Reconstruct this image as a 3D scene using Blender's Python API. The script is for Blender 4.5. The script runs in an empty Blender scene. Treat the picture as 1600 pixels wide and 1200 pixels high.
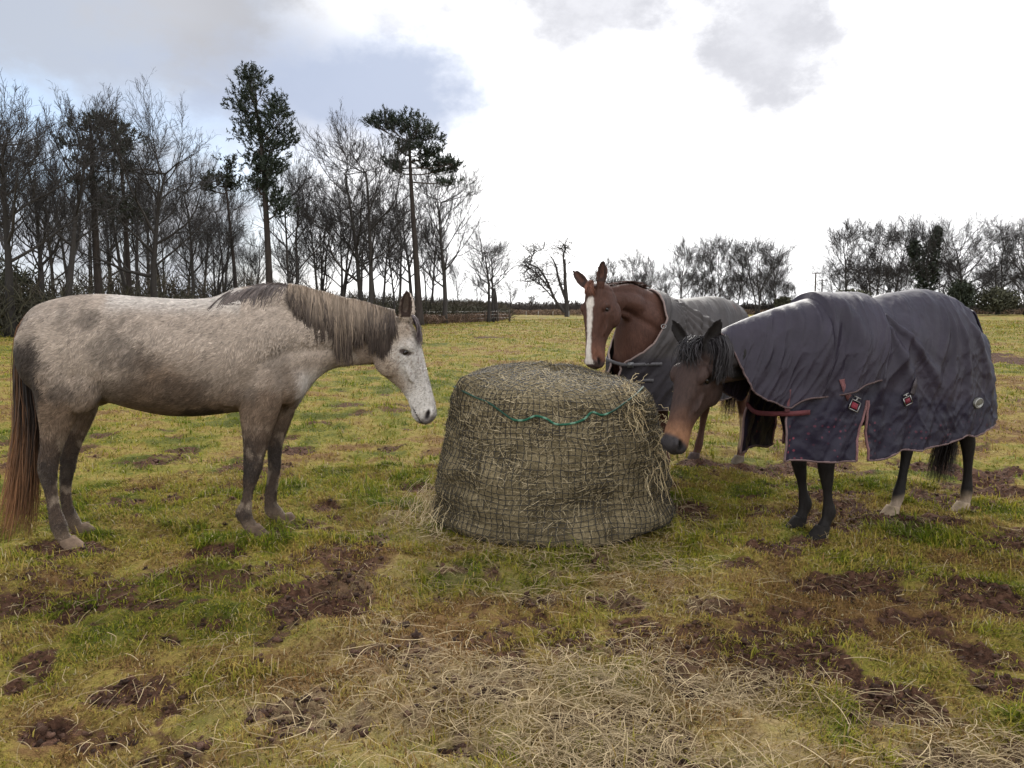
import bpy, math, random
import numpy as np
from mathutils import Vector, Matrix
random.seed(7)
RNG = np.random.default_rng(11)
SC = bpy.context.scene
COL = SC.collection
F = 1232.0
PITCH = math.radians(5.56)
CAMZ = 1.5
cp, sp = math.cos(PITCH), math.sin(PITCH)
CAM = np.array([0, 0, CAMZ])

# ---------------------------------------------------------------- view maths (used to measure real positions)
def ray(px, py):
    dx = (px - 800) / F; dv = (600 - py) / F
    return np.array([dx, cp + dv * sp, -sp + dv * cp])
def ground(px, py, z=0.0):
    r = ray(px, py); t = (z - CAMZ) / r[2]
    return CAM + r * t
def at_y(px, py, Y):
    r = ray(px, py); return CAM + r * (Y / r[1])
def project(P):
    P = np.asarray(P, float) - CAM
    x = P[..., 0]; d = P[..., 1] * cp - P[..., 2] * sp; v = P[..., 1] * sp + P[..., 2] * cp
    return 800 + F * x / d, 600 - F * v / d

# ---------------------------------------------------------------- noise
def _h(ix, iy, iz, seed):
    n = (ix.astype(np.int64) * 374761393 + iy.astype(np.int64) * 668265263 + iz.astype(np.int64) * 2147483647 + seed * 974711) & 0xFFFFFFFF
    n = ((n ^ (n >> 13)) * 1274126177) & 0xFFFFFFFF
    n = ((n ^ (n >> 16)) * 2246822519) & 0xFFFFFFFF
    n = n ^ (n >> 15)
    return (n & 0xFFFFFF) / float(0xFFFFFF)
def vnoise(P, seed=0):
    P = np.atleast_2d(np.asarray(P, float)); i = np.floor(P).astype(np.int64); f = P - i; u = f * f * (3 - 2 * f)
    out = 0
    for dx in (0, 1):
        wx = u[:, 0] if dx else 1 - u[:, 0]
        for dy in (0, 1):
            wy = u[:, 1] if dy else 1 - u[:, 1]
            for dz in (0, 1):
                wz = u[:, 2] if dz else 1 - u[:, 2]
                out = out + wx * wy * wz * _h(i[:, 0] + dx, i[:, 1] + dy, i[:, 2] + dz, seed)
    return out
def fbm(P, sc=1.0, oct=3, seed=0):
    P = np.atleast_2d(np.asarray(P, float)) * sc; a = 1.0; s = 0; w = 0
    for k in range(oct):
        s = s + a * vnoise(P, seed + 17 * k); w += a; a *= .5; P = P * 2.03 + 5.3
    return s / w
def sstep(a, b, x):
    t = np.clip((x - a) / (b - a), 0, 1); return t * t * (3 - 2 * t)
def lerp(a, b, t):
    t = np.asarray(t)
    if t.ndim == 1 and np.ndim(a) >= 1: t = t[:, None]
    return a * (1 - t) + b * t
def crom(A, n):
    """Catmull-Rom resample of rows of A to n rows."""
    A = np.asarray(A, float); k = len(A)
    Ae = np.vstack([2 * A[0] - A[1], A, 2 * A[-1] - A[-2]])
    t = np.linspace(0, k - 1, n); i = np.minimum(t.astype(int), k - 2); f = (t - i)[:, None]
    p0, p1, p2, p3 = Ae[i], Ae[i + 1], Ae[i + 2], Ae[i + 3]
    return .5 * (2 * p1 + (p2 - p0) * f + (2 * p0 - 5 * p1 + 4 * p2 - p3) * f ** 2 + (3 * p1 - p0 - 3 * p2 + p3) * f ** 3)
def nrm(v):
    v = np.asarray(v, float); return v / np.maximum(np.linalg.norm(v, axis=-1, keepdims=True), 1e-9)

# ---------------------------------------------------------------- mesh builders
class MB:
    def __init__(s): s.V = []; s.Q = []; s.T = []; s.C = []; s.n = 0; s.A = {}
    def add(s, V, Q=None, T=None, C=None):
        V = np.asarray(V, float).reshape(-1, 3)
        if Q is not None and len(Q): s.Q.append(np.asarray(Q, np.int64).reshape(-1, 4) + s.n)
        if T is not None and len(T): s.T.append(np.asarray(T, np.int64).reshape(-1, 3) + s.n)
        if C is None: C = np.ones((len(V), 3)) * .5
        C = np.asarray(C, float)
        if C.ndim == 1: C = np.tile(C, (len(V), 1))
        s.V.append(V); s.C.append(C); s.n += len(V); return s
    def arrays(s):
        V = np.vstack(s.V); C = np.vstack(s.C)
        Q = np.vstack(s.Q) if s.Q else np.zeros((0, 4), np.int64)
        T = np.vstack(s.T) if s.T else np.zeros((0, 3), np.int64)
        return V, Q, T, C
    def mesh(s, name, smooth=True):
        V, Q, T, C = s.arrays(); return mesh_from(name, V, Q, T, C, smooth)
    def build(s, name, mat, parent=None, smooth=True):
        return link(name, s.mesh(name, smooth), mat, parent)
def mesh_from(name, V, Q, T, C=None, smooth=True):
    me = bpy.data.meshes.new(name)
    nl = len(Q) * 4 + len(T) * 3
    me.vertices.add(len(V)); me.vertices.foreach_set('co', np.ascontiguousarray(V, np.float32).ravel())
    me.loops.add(nl); me.loops.foreach_set('vertex_index', np.concatenate([Q.ravel(), T.ravel()]).astype(np.int32))
    npoly = len(Q) + len(T); me.polygons.add(npoly)
    ls = np.concatenate([np.arange(len(Q)) * 4, len(Q) * 4 + np.arange(len(T)) * 3]).astype(np.int32)
    me.polygons.foreach_set('loop_start', ls)
    me.polygons.foreach_set('use_smooth', np.full(npoly, smooth, bool))
    me.update(calc_edges=True); me.validate()
    if C is not None: set_col(me, C)
    return me
def set_col(me, C):
    a = me.attributes.get('Col') or me.attributes.new('Col', 'FLOAT_COLOR', 'POINT')
    a.data.foreach_set('color', np.hstack([C, np.ones((len(C), 1))]).astype(np.float32).ravel())
def link(name, me, mat, parent=None):
    o = bpy.data.objects.new(name, me); COL.objects.link(o)
    if mat:
        if not me.materials: me.materials.append(mat)
    if parent: o.parent = parent
    return o
def empty(name, loc=(0, 0, 0), rz=0):
    o = bpy.data.objects.new(name, None); COL.objects.link(o); o.location = [float(v) for v in loc]; o.rotation_euler = (0, 0, rz)
    o.empty_display_size = .2
    return o
def tag(o, label=None, cat=None, group=None, kind=None):
    if label: o['label'] = label
    if cat: o['category'] = cat
    if group: o['group'] = group
    if kind: o['kind'] = kind
    return o
def loft(mb, R, C=None, cap=True):
    R = np.asarray(R, float); k, n, _ = R.shape
    i = np.arange(k - 1)[:, None] * n; j = np.arange(n)[None]; j2 = (np.arange(n) + 1)[None] % n
    Q = np.stack([i + j, i + j2, i + n + j2, i + n + j], -1).reshape(-1, 4)
    V = R.reshape(-1, 3); T = []
    if cap:
        V = np.vstack([V, R[0].mean(0), R[-1].mean(0)]); a, b = k * n, k * n + 1
        for q in range(n):
            T.append((a, (q + 1) % n, q)); T.append((b, (k - 1) * n + q, (k - 1) * n + (q + 1) % n))
    mb.add(V, Q, T, C); return mb
def tube(mb, P, r, sides=6, C=None, cap=True):
    P = np.asarray(P, float); k = len(P); r = np.broadcast_to(np.asarray(r, float), (k,))
    t = nrm(np.gradient(P, axis=0)); up = np.array([0, 0, 1.]) if abs(t[0][2]) < .9 else np.array([1., 0, 0])
    a = nrm(np.cross(t, up)); b = np.cross(t, a)
    th = np.arange(sides) / sides * 2 * np.pi
    R = P[:, None] + r[:, None, None] * (a[:, None] * np.cos(th)[None, :, None] + b[:, None] * np.sin(th)[None, :, None])
    return loft(mb, R, C, cap)
def ellipsoid(mb, c, r, axes=None, n=16, C=None):
    ph = np.linspace(-np.pi / 2 + .12, np.pi / 2 - .12, n // 2 + 1); th = np.arange(n) / n * 2 * np.pi
    U = np.stack([np.cos(ph)[:, None] * np.cos(th), np.cos(ph)[:, None] * np.sin(th), np.sin(ph)[:, None] * np.ones(n)], -1) * np.asarray(r)
    if axes is not None: U = U @ np.asarray(axes)
    return loft(mb, U + np.asarray(c), C)
def box(mb, c, s, axes=None, C=None):
    s = np.asarray(s, float) / 2
    V = np.array([[x, y, z] for x in (-1, 1) for y in (-1, 1) for z in (-1, 1)]) * s
    if axes is not None: V = V @ np.asarray(axes)
    Q = [(0, 1, 3, 2), (4, 6, 7, 5), (0, 4, 5, 1), (2, 3, 7, 6), (0, 2, 6, 4), (1, 5, 7, 3)]
    return mb.add(V + np.asarray(c), Q, None, C)
def ribbons(mb, P, W, C, N):
    """P (n,k,3) strand points, W (n,k) widths, C (n,k,3), N (n,1 or k,3) face normal hint."""
    P = np.asarray(P, float); n, k, _ = P.shape
    T = nrm(np.gradient(P, axis=1)); S = nrm(np.cross(T, np.broadcast_to(N, P.shape))) * (np.asarray(W)[..., None] * .5)
    V = np.stack([P - S, P + S], 2).reshape(-1, 3)
    CC = np.repeat(np.asarray(C)[:, :, None, :], 2, 2).reshape(-1, 3)
    base = (np.arange(n) * k * 2)[:, None] + np.arange(k - 1)[None] * 2
    Q = np.stack([base, base + 1, base + 3, base + 2], -1).reshape(-1, 4)
    return mb.add(V, Q, None, CC)

# ---------------------------------------------------------------- materials
def mat(name):
    m = bpy.data.materials.new(name); m.use_nodes = True
    nt = m.node_tree; return m, nt, nt.nodes['Principled BSDF']
def nd(nt, typ, **kw):
    n = nt.nodes.new(typ)
    for k, v in kw.items():
        if k in n.inputs: n.inputs[k].default_value = v
        else: setattr(n, k, v)
    return n
def L(nt, a, b): nt.links.new(a, b)
def attr_mat(name, rough=.7, bump=0.0, bscale=60, var=.25, vscale=25, spec=.3, sheen=0.0, stretch=(1, 1, 1), trans=0.0):
    """Procedural material: per-point colour of the thing itself, broken up by noise, with a noise bump."""
    m, nt, b = mat(name)
    a = nd(nt, 'ShaderNodeAttribute', attribute_name='Col')
    tc = nd(nt, 'ShaderNodeTexCoord'); mp = nd(nt, 'ShaderNodeMapping'); mp.inputs['Scale'].default_value = stretch
    L(nt, tc.outputs['Object'], mp.inputs['Vector'])
    n1 = nd(nt, 'ShaderNodeTexNoise', Scale=vscale, Detail=4.0, Roughness=.6); L(nt, mp.outputs[0], n1.inputs['Vector'])
    mr = nd(nt, 'ShaderNodeMapRange'); L(nt, n1.outputs['Fac'], mr.inputs['Value'])
    mr.inputs['From Min'].default_value = .25; mr.inputs['From Max'].default_value = .75
    mr.inputs['To Min'].default_value = 1 - var; mr.inputs['To Max'].default_value = 1 + var
    mx = nd(nt, 'ShaderNodeVectorMath', operation='SCALE'); L(nt, a.outputs['Color'], mx.inputs[0]); L(nt, mr.outputs[0], mx.inputs['Scale'])
    L(nt, mx.outputs[0], b.inputs['Base Color'])
    b.inputs['Roughness'].default_value = rough; b.inputs['Specular IOR Level'].default_value = spec
    if sheen: b.inputs['Sheen Weight'].default_value = sheen
    if bump:
        n2 = nd(nt, 'ShaderNodeTexNoise', Scale=bscale, Detail=5.0, Roughness=.6); L(nt, mp.outputs[0], n2.inputs['Vector'])
        bp = nd(nt, 'ShaderNodeBump', Strength=bump, Distance=.01); L(nt, n2.outputs['Fac'], bp.inputs['Height']); L(nt, bp.outputs[0], b.inputs['Normal'])
    if trans:
        tr = nd(nt, 'ShaderNodeBsdfTranslucent'); L(nt, mx.outputs[0], tr.inputs['Color'])
        ms = nd(nt, 'ShaderNodeMixShader', Fac=trans); out = nt.nodes['Material Output']
        L(nt, b.outputs[0], ms.inputs[1]); L(nt, tr.outputs[0], ms.inputs[2]); L(nt, ms.outputs[0], out.inputs['Surface'])
    return m
def flat_mat(name, c, rough=.6, metal=0.0, var=.2, vscale=40, bump=.2):
    m, nt, b = mat(name)
    n1 = nd(nt, 'ShaderNodeTexNoise', Scale=vscale, Detail=4.0)
    tc = nd(nt, 'ShaderNodeTexCoord'); L(nt, tc.outputs['Object'], n1.inputs['Vector'])
    cr = nd(nt, 'ShaderNodeValToRGB'); L(nt, n1.outputs['Fac'], cr.inputs['Fac'])
    c = np.array(c); cr.color_ramp.elements[0].color = (*(c * (1 - var)), 1); cr.color_ramp.elements[1].color = (*(c * (1 + var)), 1)
    cr.color_ramp.elements[0].position = .3; cr.color_ramp.elements[1].position = .7
    L(nt, cr.outputs[0], b.inputs['Base Color']); b.inputs['Roughness'].default_value = rough; b.inputs['Metallic'].default_value = metal
    bp = nd(nt, 'ShaderNodeBump', Strength=bump, Distance=.005); L(nt, n1.outputs['Fac'], bp.inputs['Height']); L(nt, bp.outputs[0], b.inputs['Normal'])
    return m
# ================================================================ sky, sun, camera
SUN_EL, SUN_AZ = math.radians(36), math.radians(9)      # azimuth to the right of straight ahead (+Y)
w = bpy.data.worlds.new('World'); SC.world = w; w.use_nodes = True
def build_sky():
    nt = w.node_tree; bg = nt.nodes['Background']; bg.inputs['Strength'].default_value = .1
    sky = nd(nt, 'ShaderNodeTexSky', sky_type='NISHITA', sun_disc=False, sun_elevation=SUN_EL, sun_rotation=SUN_AZ, air_density=1.0, dust_density=1.5)
    tc = nd(nt, 'ShaderNodeTexCoord'); D = tc.outputs['Generated']
    def noise(sc, det=5, rough=.55, off=(0, 0, 0), st=(1, 1, 1.6)):
        mp = nd(nt, 'ShaderNodeMapping'); mp.inputs['Location'].default_value = off; mp.inputs['Scale'].default_value = st
        L(nt, D, mp.inputs['Vector']); n = nd(nt, 'ShaderNodeTexNoise', Scale=sc, Detail=det, Roughness=rough); L(nt, mp.outputs[0], n.inputs['Vector'])
        return n.outputs['Fac']
    def math_(op, a, b=None, clamp=False):
        n = nd(nt, 'ShaderNodeMath', operation=op, use_clamp=clamp)
        for i, v in enumerate((a, b)):
            if v is None: continue
            if isinstance(v, (int, float)): n.inputs[i].default_value = v
            else: L(nt, v, n.inputs[i])
        return n.outputs[0]
    def smooth(v, a, b):
        n = nd(nt, 'ShaderNodeMapRange', interpolation_type='SMOOTHSTEP'); L(nt, v, n.inputs['Value'])
        n.inputs['From Min'].default_value = a; n.inputs['From Max'].default_value = b; return n.outputs[0]
    def mixc(f, a, b):
        n = nd(nt, 'ShaderNodeMix', data_type='RGBA')
        if isinstance(f, (int, float)): n.inputs[0].default_value = f
        else: L(nt, f, n.inputs[0])
        for i, v in ((6, a), (7, b)):
            if isinstance(v, tuple): n.inputs[i].default_value = (*v, 1)
            else: L(nt, v, n.inputs[i])
        return n.outputs[2]
    def dist(px, py, sx=1.0, sy=1.0):
        """rough angular distance (in photo-pixel units / 100) from a fixed direction of the sky, elliptical"""
        r = nrm(ray(px, py)); rt = nrm(np.cross(r, [0, 0, 1])); up = np.cross(rt, r)
        out = []
        for v, s in ((rt, sx), (up, sy)):
            n = nd(nt, 'ShaderNodeVectorMath', operation='DOT_PRODUCT'); L(nt, D, n.inputs[0]); n.inputs[1].default_value = tuple(v * 12.32 / s)
            out.append(math_('POWER', math_('ABSOLUTE', n.outputs['Value']), 2))
        n = nd(nt, 'ShaderNodeVectorMath', operation='DOT_PRODUCT'); L(nt, D, n.inputs[0]); n.inputs[1].default_value = tuple(r)
        behind = math_('MULTIPLY', math_('LESS_THAN', n.outputs['Value'], 0), 50)
        return math_('ADD', math_('SQRT', math_('ADD', *out)), behind)
    nA = noise(4.2, 7, .58); nB = noise(15, 7, .62, (3, 1, 2)); nC = noise(2.1, 4, .5, (7, 4, 1))
    wob = math_('ADD', math_('MULTIPLY', math_('SUBTRACT', nA, .5), 3.4), math_('MULTIPLY', math_('SUBTRACT', nB, .5), 1.9))
    # veil of thin cloud over the real blue sky
    blue = mixc(.55, sky.outputs[0], (3.5, 4.7, 6.6))
    grey = mixc(smooth(nC, .42, .62), (3.5, 3.55, 3.8), (4.9, 5.15, 5.7))
    veil = mixc(smooth(nA, .40, .60), blue, grey)
    # the big grey sheet, upper left
    sheet = smooth(math_('ADD', dist(290, -20, 2.9, 1.45), math_('MULTIPLY', wob, .32)), 1.2, .65)
    veil = mixc(math_('MULTIPLY', sheet, .75), veil, (3.3, 3.35, 3.6))
    lobe = smooth(math_('ADD', dist(545, 140, 2.3, .85), math_('MULTIPLY', wob, .50)), 1.45, .35)
    # white glare of the cloud in front of the sun
    g = math_('ADD', dist(1150, 260, 1.22, 1.0), math_('MULTIPLY', wob, .50))
    glare = smooth(g, 5.9, 4.0)
    col = mixc(glare, veil, mixc(smooth(nC, .3, .7), (10.0, 10.0, 10.2), (13.0, 12.9, 12.7)))
    col = mixc(math_('MULTIPLY', lobe, .95), col, (3.2, 3.65, 4.7))
    for (x, y, sx, sy, a) in ((925, -15, 1.5, .95, .9), (1200, 25, 1.2, 1.45, .95), (1150, -50, 2.0, .55, .6), (650, 15, .8, .3, .5), (760, -30, 2.0, .35, .4)):
        p = smooth(math_('ADD', dist(x, y, sx, sy), math_('MULTIPLY', wob, .58)), 1.45, .45)
        col = mixc(math_('MULTIPLY', p, a), col, mixc(smooth(nB, .35, .65), (4.1, 4.15, 4.5), (5.0, 5.05, 5.4)))
    # the half of the sky behind the camera and overhead: plain overcast
    sxyz = nd(nt, 'ShaderNodeSeparateXYZ'); L(nt, D, sxyz.inputs[0])
    col = mixc(smooth(sxyz.outputs[1], .40, -.15), col, mixc(smooth(nA, .35, .65), (10.0, 10.2, 10.6), (14.0, 14.0, 14.0)))
    n = nd(nt, 'ShaderNodeVectorMath', operation='DOT_PRODUCT'); L(nt, D, n.inputs[0]); n.inputs[1].default_value = (math.sin(SUN_AZ) * math.cos(SUN_EL + .12), math.cos(SUN_AZ) * math.cos(SUN_EL + .12), math.sin(SUN_EL + .12))
    col = mixc(smooth(n.outputs['Value'], .945, .995), col, (70.0, 68.0, 64.0))      # thin cloud lit by the sun behind it
    L(nt, col, bg.inputs['Color'])
build_sky()
sun = bpy.data.lights.new('sun', 'SUN'); sun.energy = 1.5; sun.angle = math.radians(12); sun.color = (1, .96, .9)
so = bpy.data.objects.new('sun', sun); COL.objects.link(so)
sd = Vector((math.sin(SUN_AZ) * math.cos(SUN_EL), math.cos(SUN_AZ) * math.cos(SUN_EL), math.sin(SUN_EL)))
so.rotation_euler = sd.to_track_quat('Z', 'Y').to_euler(); so.location = (0, 0, 40)
cam = bpy.data.cameras.new('camera'); cam.sensor_width = 36; cam.lens = 36 * F / 1600; cam.clip_end = 3000; cam.clip_start = .05
co = bpy.data.objects.new('camera', cam); COL.objects.link(co); co.location = (0, 0, CAMZ); co.rotation_euler = (math.pi / 2 - PITCH, 0, 0)
SC.camera = co
SC.view_settings.view_transform = 'Standard'; SC.view_settings.look = 'None'; SC.view_settings.gamma = 1; SC.view_settings.exposure = 0.72
SC.cycles.max_bounces = 6; SC.cycles.diffuse_bounces = 3; SC.cycles.transparent_max_bounces = 4

# ================================================================ the field
BALE_C = np.array([.29, 5.62]); 
MUD = [(120, 955, 55, 26, 1), (505, 940, 85, 40, .9), (90, 858, 130, 17, 1), (335, 862, 60, 14, .9), (410, 838, 60, 12, .9), (835, 945, 45, 17, 1),
       (965, 945, 52, 17, 1), (1125, 942, 55, 20, 1), (1205, 856, 55, 16, 1), (1330, 905, 130, 26, .85), (1520, 935, 110, 32, .9), (1075, 798, 55, 26, .9),
       (1375, 1080, 85, 48, 1), (1065, 1065, 55, 40, .9), (1180, 1050, 60, 28, .7), (700, 1158, 34, 13, .9), (240, 722, 45, 8, .9), (225, 765, 36, 7, .9), (175, 790, 30, 6, .8),
       (60, 1150, 55, 26, .8), (210, 1085, 90, 26, .75), (440, 1118, 70, 24, .8), (1560, 560, 110, 18, .9), (1320, 826, 60, 14, .8), (1405, 838, 50, 12, .8), (1260, 846, 60, 10, .7),
       (1490, 820, 60, 12, .7), (1080, 726, 50, 9, .9), (1150, 730, 50, 9, .8), (560, 880, 60, 12, .5), (770, 527, 40, 4, .9), (980, 1010, 60, 20, .6), (1240, 1010, 80, 26, .6), (1550, 1060, 60, 30, .6),
       (300, 900, 60, 16, .5), (40, 940, 45, 16, .8), (400, 1040, 60, 18, .5), (620, 640, 40, 5, .5), (460, 705, 34, 8, .7), (1240, 960, 80, 18, .6), (1440, 970, 90, 18, .7),
       (880, 1000, 90, 26, .55), (1000, 985, 60, 18, .6), (620, 990, 60, 18, .5), (160, 1150, 60, 20, .5)]
def _spot(l, sh=1.0):
    out = []
    for px, py, rx, ry, a in l:
        c = ground(px, py); e = ground(px + rx, py); n0 = ground(px, min(py + ry, 1400)); f0 = ground(px, max(py - ry, 492))
        out.append((c[0], c[1], abs(e[0] - c[0]) * sh, max(abs(n0[1] - f0[1]) / 2 * sh, .05), a))
    return out
MUDW = _spot(MUD, .80)
HAYW = _spot([(850, 1120, 470, 120, 1), (1000, 1190, 700, 60, 1), (600, 1080, 200, 60, .6), (900, 900, 330, 42, .55), (665, 815, 70, 40, .9), (1040, 900, 120, 40, .5), (560, 1000, 170, 40, .4), (1250, 1170, 320, 50, .7)])
FEET = []        # filled in by the horses
def spots(X, Y, L_, wob):
    m = np.zeros_like(X)
    for cx, cy, rx, ry, a in L_:
        k = (abs(X - cx) < rx * 2.4) & (abs(Y - cy) < ry * 2.4)
        if not k.any(): continue
        d = np.sqrt(((X[k] - cx) / rx) ** 2 + ((Y[k] - cy) / ry) ** 2) + wob[k] * 1.5
        m[k] = np.maximum(m[k], a * sstep(1.25, .6, d))
    return m
def fields(X, Y):
    P = np.stack([X, Y, 0 * X], 1)
    wob = fbm(P, 3.2, 4, 3) - .5
    mud = spots(X, Y, MUDW, wob)
    gen = sstep(.61, .72, fbm(P, 2.3, 4, 21)) * .75
    right = sstep(-.2, 1.5, X - .35 * Y + 1.2) * sstep(12, 6, Y)
    gen = np.maximum(gen * .75, sstep(.56, .66, fbm(P, 2.4, 4, 25)) * .85 * right)
    gen = gen * sstep(26, 12, np.hypot(X, Y)) 
    mud = np.maximum(mud, gen); mud = np.maximum(mud, .62 * sstep(.60, .72, fbm(P, 5.5, 3, 27)) * sstep(11, 6, np.hypot(X, Y)))
    hay = spots(X, Y, HAYW, wob * .8)
    dry = .55 + (fbm(P, .55, 3, 40) - .5) * .7 + (fbm(P, 2.6, 3, 41) - .5) * .95 + (fbm(P, 8, 2, 42) - .5) * .35
    return mud, hay, dry
def height(X, Y, mud=None):
    P = np.stack([X, Y, 0 * X], 1); r = np.hypot(X, Y)
    if mud is None: mud = fields(X, Y)[0]
    tuss = (fbm(P, 3.4, 3, 50) - .5) * .12 + (fbm(P, 9, 2, 51) - .5) * .035
    cl = (np.abs(fbm(P, 12, 3, 52) - .5) * 2) * .10 + (fbm(P, 34, 2, 53) - .5) * .05
    z = tuss - mud * .045 + mud * cl
    big = (fbm(P, .09, 3, 54) - .5) * .5 * sstep(14, 60, r) + (fbm(P, .5, 2, 55) - .5) * .10 * sstep(7, 20, r)
    z = z * (1 + .6 * sstep(10, 40, r)) + big
    k = np.ones_like(X)
    for fx, fy in FEET: k = k * (1 - np.exp(-((X - fx) ** 2 + (Y - fy) ** 2) / .16 ** 2))
    db = np.hypot(X - BALE_C[0], Y - BALE_C[1]); k = k * sstep(.7, 1.05, db)
    return z * k + (1 - k) * np.where(db < 1.05, 0, .020)
def make_ground():
    ang = np.concatenate([np.linspace(-180, -58, 24)[:-1], np.linspace(-58, 58, 380), np.linspace(58, 180, 24)[1:]]) * np.pi / 180
    rad = np.concatenate([[0.3, .8, 1.3], np.geomspace(1.7, 12, 430), np.geomspace(12.1, 260, 300), [320, 420, 600, 900, 1500, 2500]])
    A, R = np.meshgrid(ang, rad); X = (R * np.sin(A)).ravel(); Y = (R * np.cos(A)).ravel()
    mud, hay, dry = fields(X, Y); Z = height(X, Y, mud)
    Z = np.where(np.hypot(X, Y) > 300, 0, Z)
    k, n = A.shape; i = np.arange(k - 1)[:, None] * n; j = np.arange(n - 1)[None]
    Q = np.stack([i + j, i + j + 1, i + n + j + 1, i + n + j], -1).reshape(-1, 4)
    V = np.stack([X, Y, Z], 1); V = np.vstack([V, [0, 0, 0]]); T = [(k * n, q + 1, q) for q in range(n - 1)]
    C = np.stack([mud, hay, dry], 1); C = np.vstack([C, [0, 0, .5]])
    me = mesh_from('ground', V, Q[:, ::-1], np.array(T), C)
    m, nt, b = mat('field')
    a = nd(nt, 'ShaderNodeAttribute', attribute_name='Col'); sx = nd(nt, 'ShaderNodeSeparateColor'); L(nt, a.outputs['Color'], sx.inputs[0])
    tc = nd(nt, 'ShaderNodeTexCoord')
    def noise(sc, det=5, st=None):
        n = nd(nt, 'ShaderNodeTexNoise', Scale=sc, Detail=det, Roughness=.65)
        if st:
            mp = nd(nt, 'ShaderNodeMapping'); mp.inputs['Scale'].default_value = st; L(nt, tc.outputs['Object'], mp.inputs['Vector']); L(nt, mp.outputs[0], n.inputs['Vector'])
        else: L(nt, tc.outputs['Object'], n.inputs['Vector'])
        return n.outputs['Fac']
    def ramp(f, stops):
        r = nd(nt, 'ShaderNodeValToRGB'); L(nt, f, r.inputs['Fac']); e = r.color_ramp.elements
        while len(e) < len(stops): e.new(.5)
        for q, (p, c) in zip(e, stops): q.position = p; q.color = (*c, 1)
        return r.outputs[0]
    def mix(f, x, y):
        n = nd(nt, 'ShaderNodeMix', data_type='RGBA'); L(nt, f, n.inputs[0]); L(nt, x, n.inputs[6]); L(nt, y, n.inputs[7]); return n.outputs[2]
    n1, n2, n3 = noise(26), noise(5.5), noise(80, 3)
    dryv = nd(nt, 'ShaderNodeMath', operation='ADD'); L(nt, sx.outputs[2], dryv.inputs[0])
    ml = nd(nt, 'ShaderNodeMath', operation='MULTIPLY_ADD'); L(nt, n1, ml.inputs[0]); ml.inputs[1].default_value = .7; ml.inputs[2].default_value = -.35; L(nt, ml.outputs[0], dryv.inputs[1])
    n4 = noise(1.3, 6); ml2 = nd(nt, 'ShaderNodeMath', operation='MULTIPLY_ADD'); L(nt, n4, ml2.inputs[0]); ml2.inputs[1].default_value = .8; ml2.inputs[2].default_value = -.4
    dv2 = nd(nt, 'ShaderNodeMath', operation='ADD'); L(nt, dryv.outputs[0], dv2.inputs[0]); L(nt, ml2.outputs[0], dv2.inputs[1])
    grass = ramp(dv2.outputs[0], [(.2, (.06, .066, .012)), (.42, (.135, .125, .022)), (.60, (.20, .15, .04)), (.85, (.13, .075, .03))])
    mudc = ramp(n1, [(.3, (.020, .011, .008)), (.5, (.060, .030, .019)), (.72, (.125, .066, .042))])
    hayc = ramp(n3, [(.3, (.13, .09, .045)), (.55, (.27, .2, .11)), (.8, (.40, .32, .2))])
    thr = nd(nt, 'ShaderNodeMath', operation='ADD'); L(nt, sx.outputs[0], thr.inputs[0])
    mm = nd(nt, 'ShaderNodeMath', operation='MULTIPLY_ADD'); L(nt, n1, mm.inputs[0]); mm.inputs[1].default_value = 1.1; mm.inputs[2].default_value = -.55; L(nt, mm.outputs[0], thr.inputs[1])
    ms = nd(nt, 'ShaderNodeMapRange', interpolation_type='SMOOTHSTEP'); L(nt, thr.outputs[0], ms.inputs[0]); ms.inputs[1].default_value = .15; ms.inputs[2].default_value = .62
    hs = nd(nt, 'ShaderNodeMath', operation='MULTIPLY'); L(nt, sx.outputs[1], hs.inputs[0]); L(nt, n2, hs.inputs[1])
    c = mix(ms.outputs[0], grass, mudc); c = mix(hs.outputs[0], c, hayc)
    L(nt, c, b.inputs['Base Color']); b.inputs['Roughness'].default_value = .85; b.inputs['Specular IOR Level'].default_value = .06
    bp = nd(nt, 'ShaderNodeBump', Strength=.9, Distance=.03); L(nt, n1, bp.inputs['Height'])
    bp2 = nd(nt, 'ShaderNodeBump', Strength=.7, Distance=.1); L(nt, n2, bp2.inputs['Height']); L(nt, bp2.outputs[0], bp.inputs['Normal']); L(nt, bp.outputs[0], b.inputs['Normal'])
    tag(link('field', me, m), kind='structure')
def make_grass():
    mb = MB(); grass_layer(mb, 430000, 1.85, 7.5, .0, .8, .75); grass_layer(mb, 430000, 5.0, 95.0, .85, 1, 1)
    tag(mb.build('grass', attr_mat('grass_blade', .7, var=.12, spec=.07, trans=.3)), 'short grazed winter grass, yellow green and straw brown, over the field', 'grass', kind='stuff')
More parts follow.
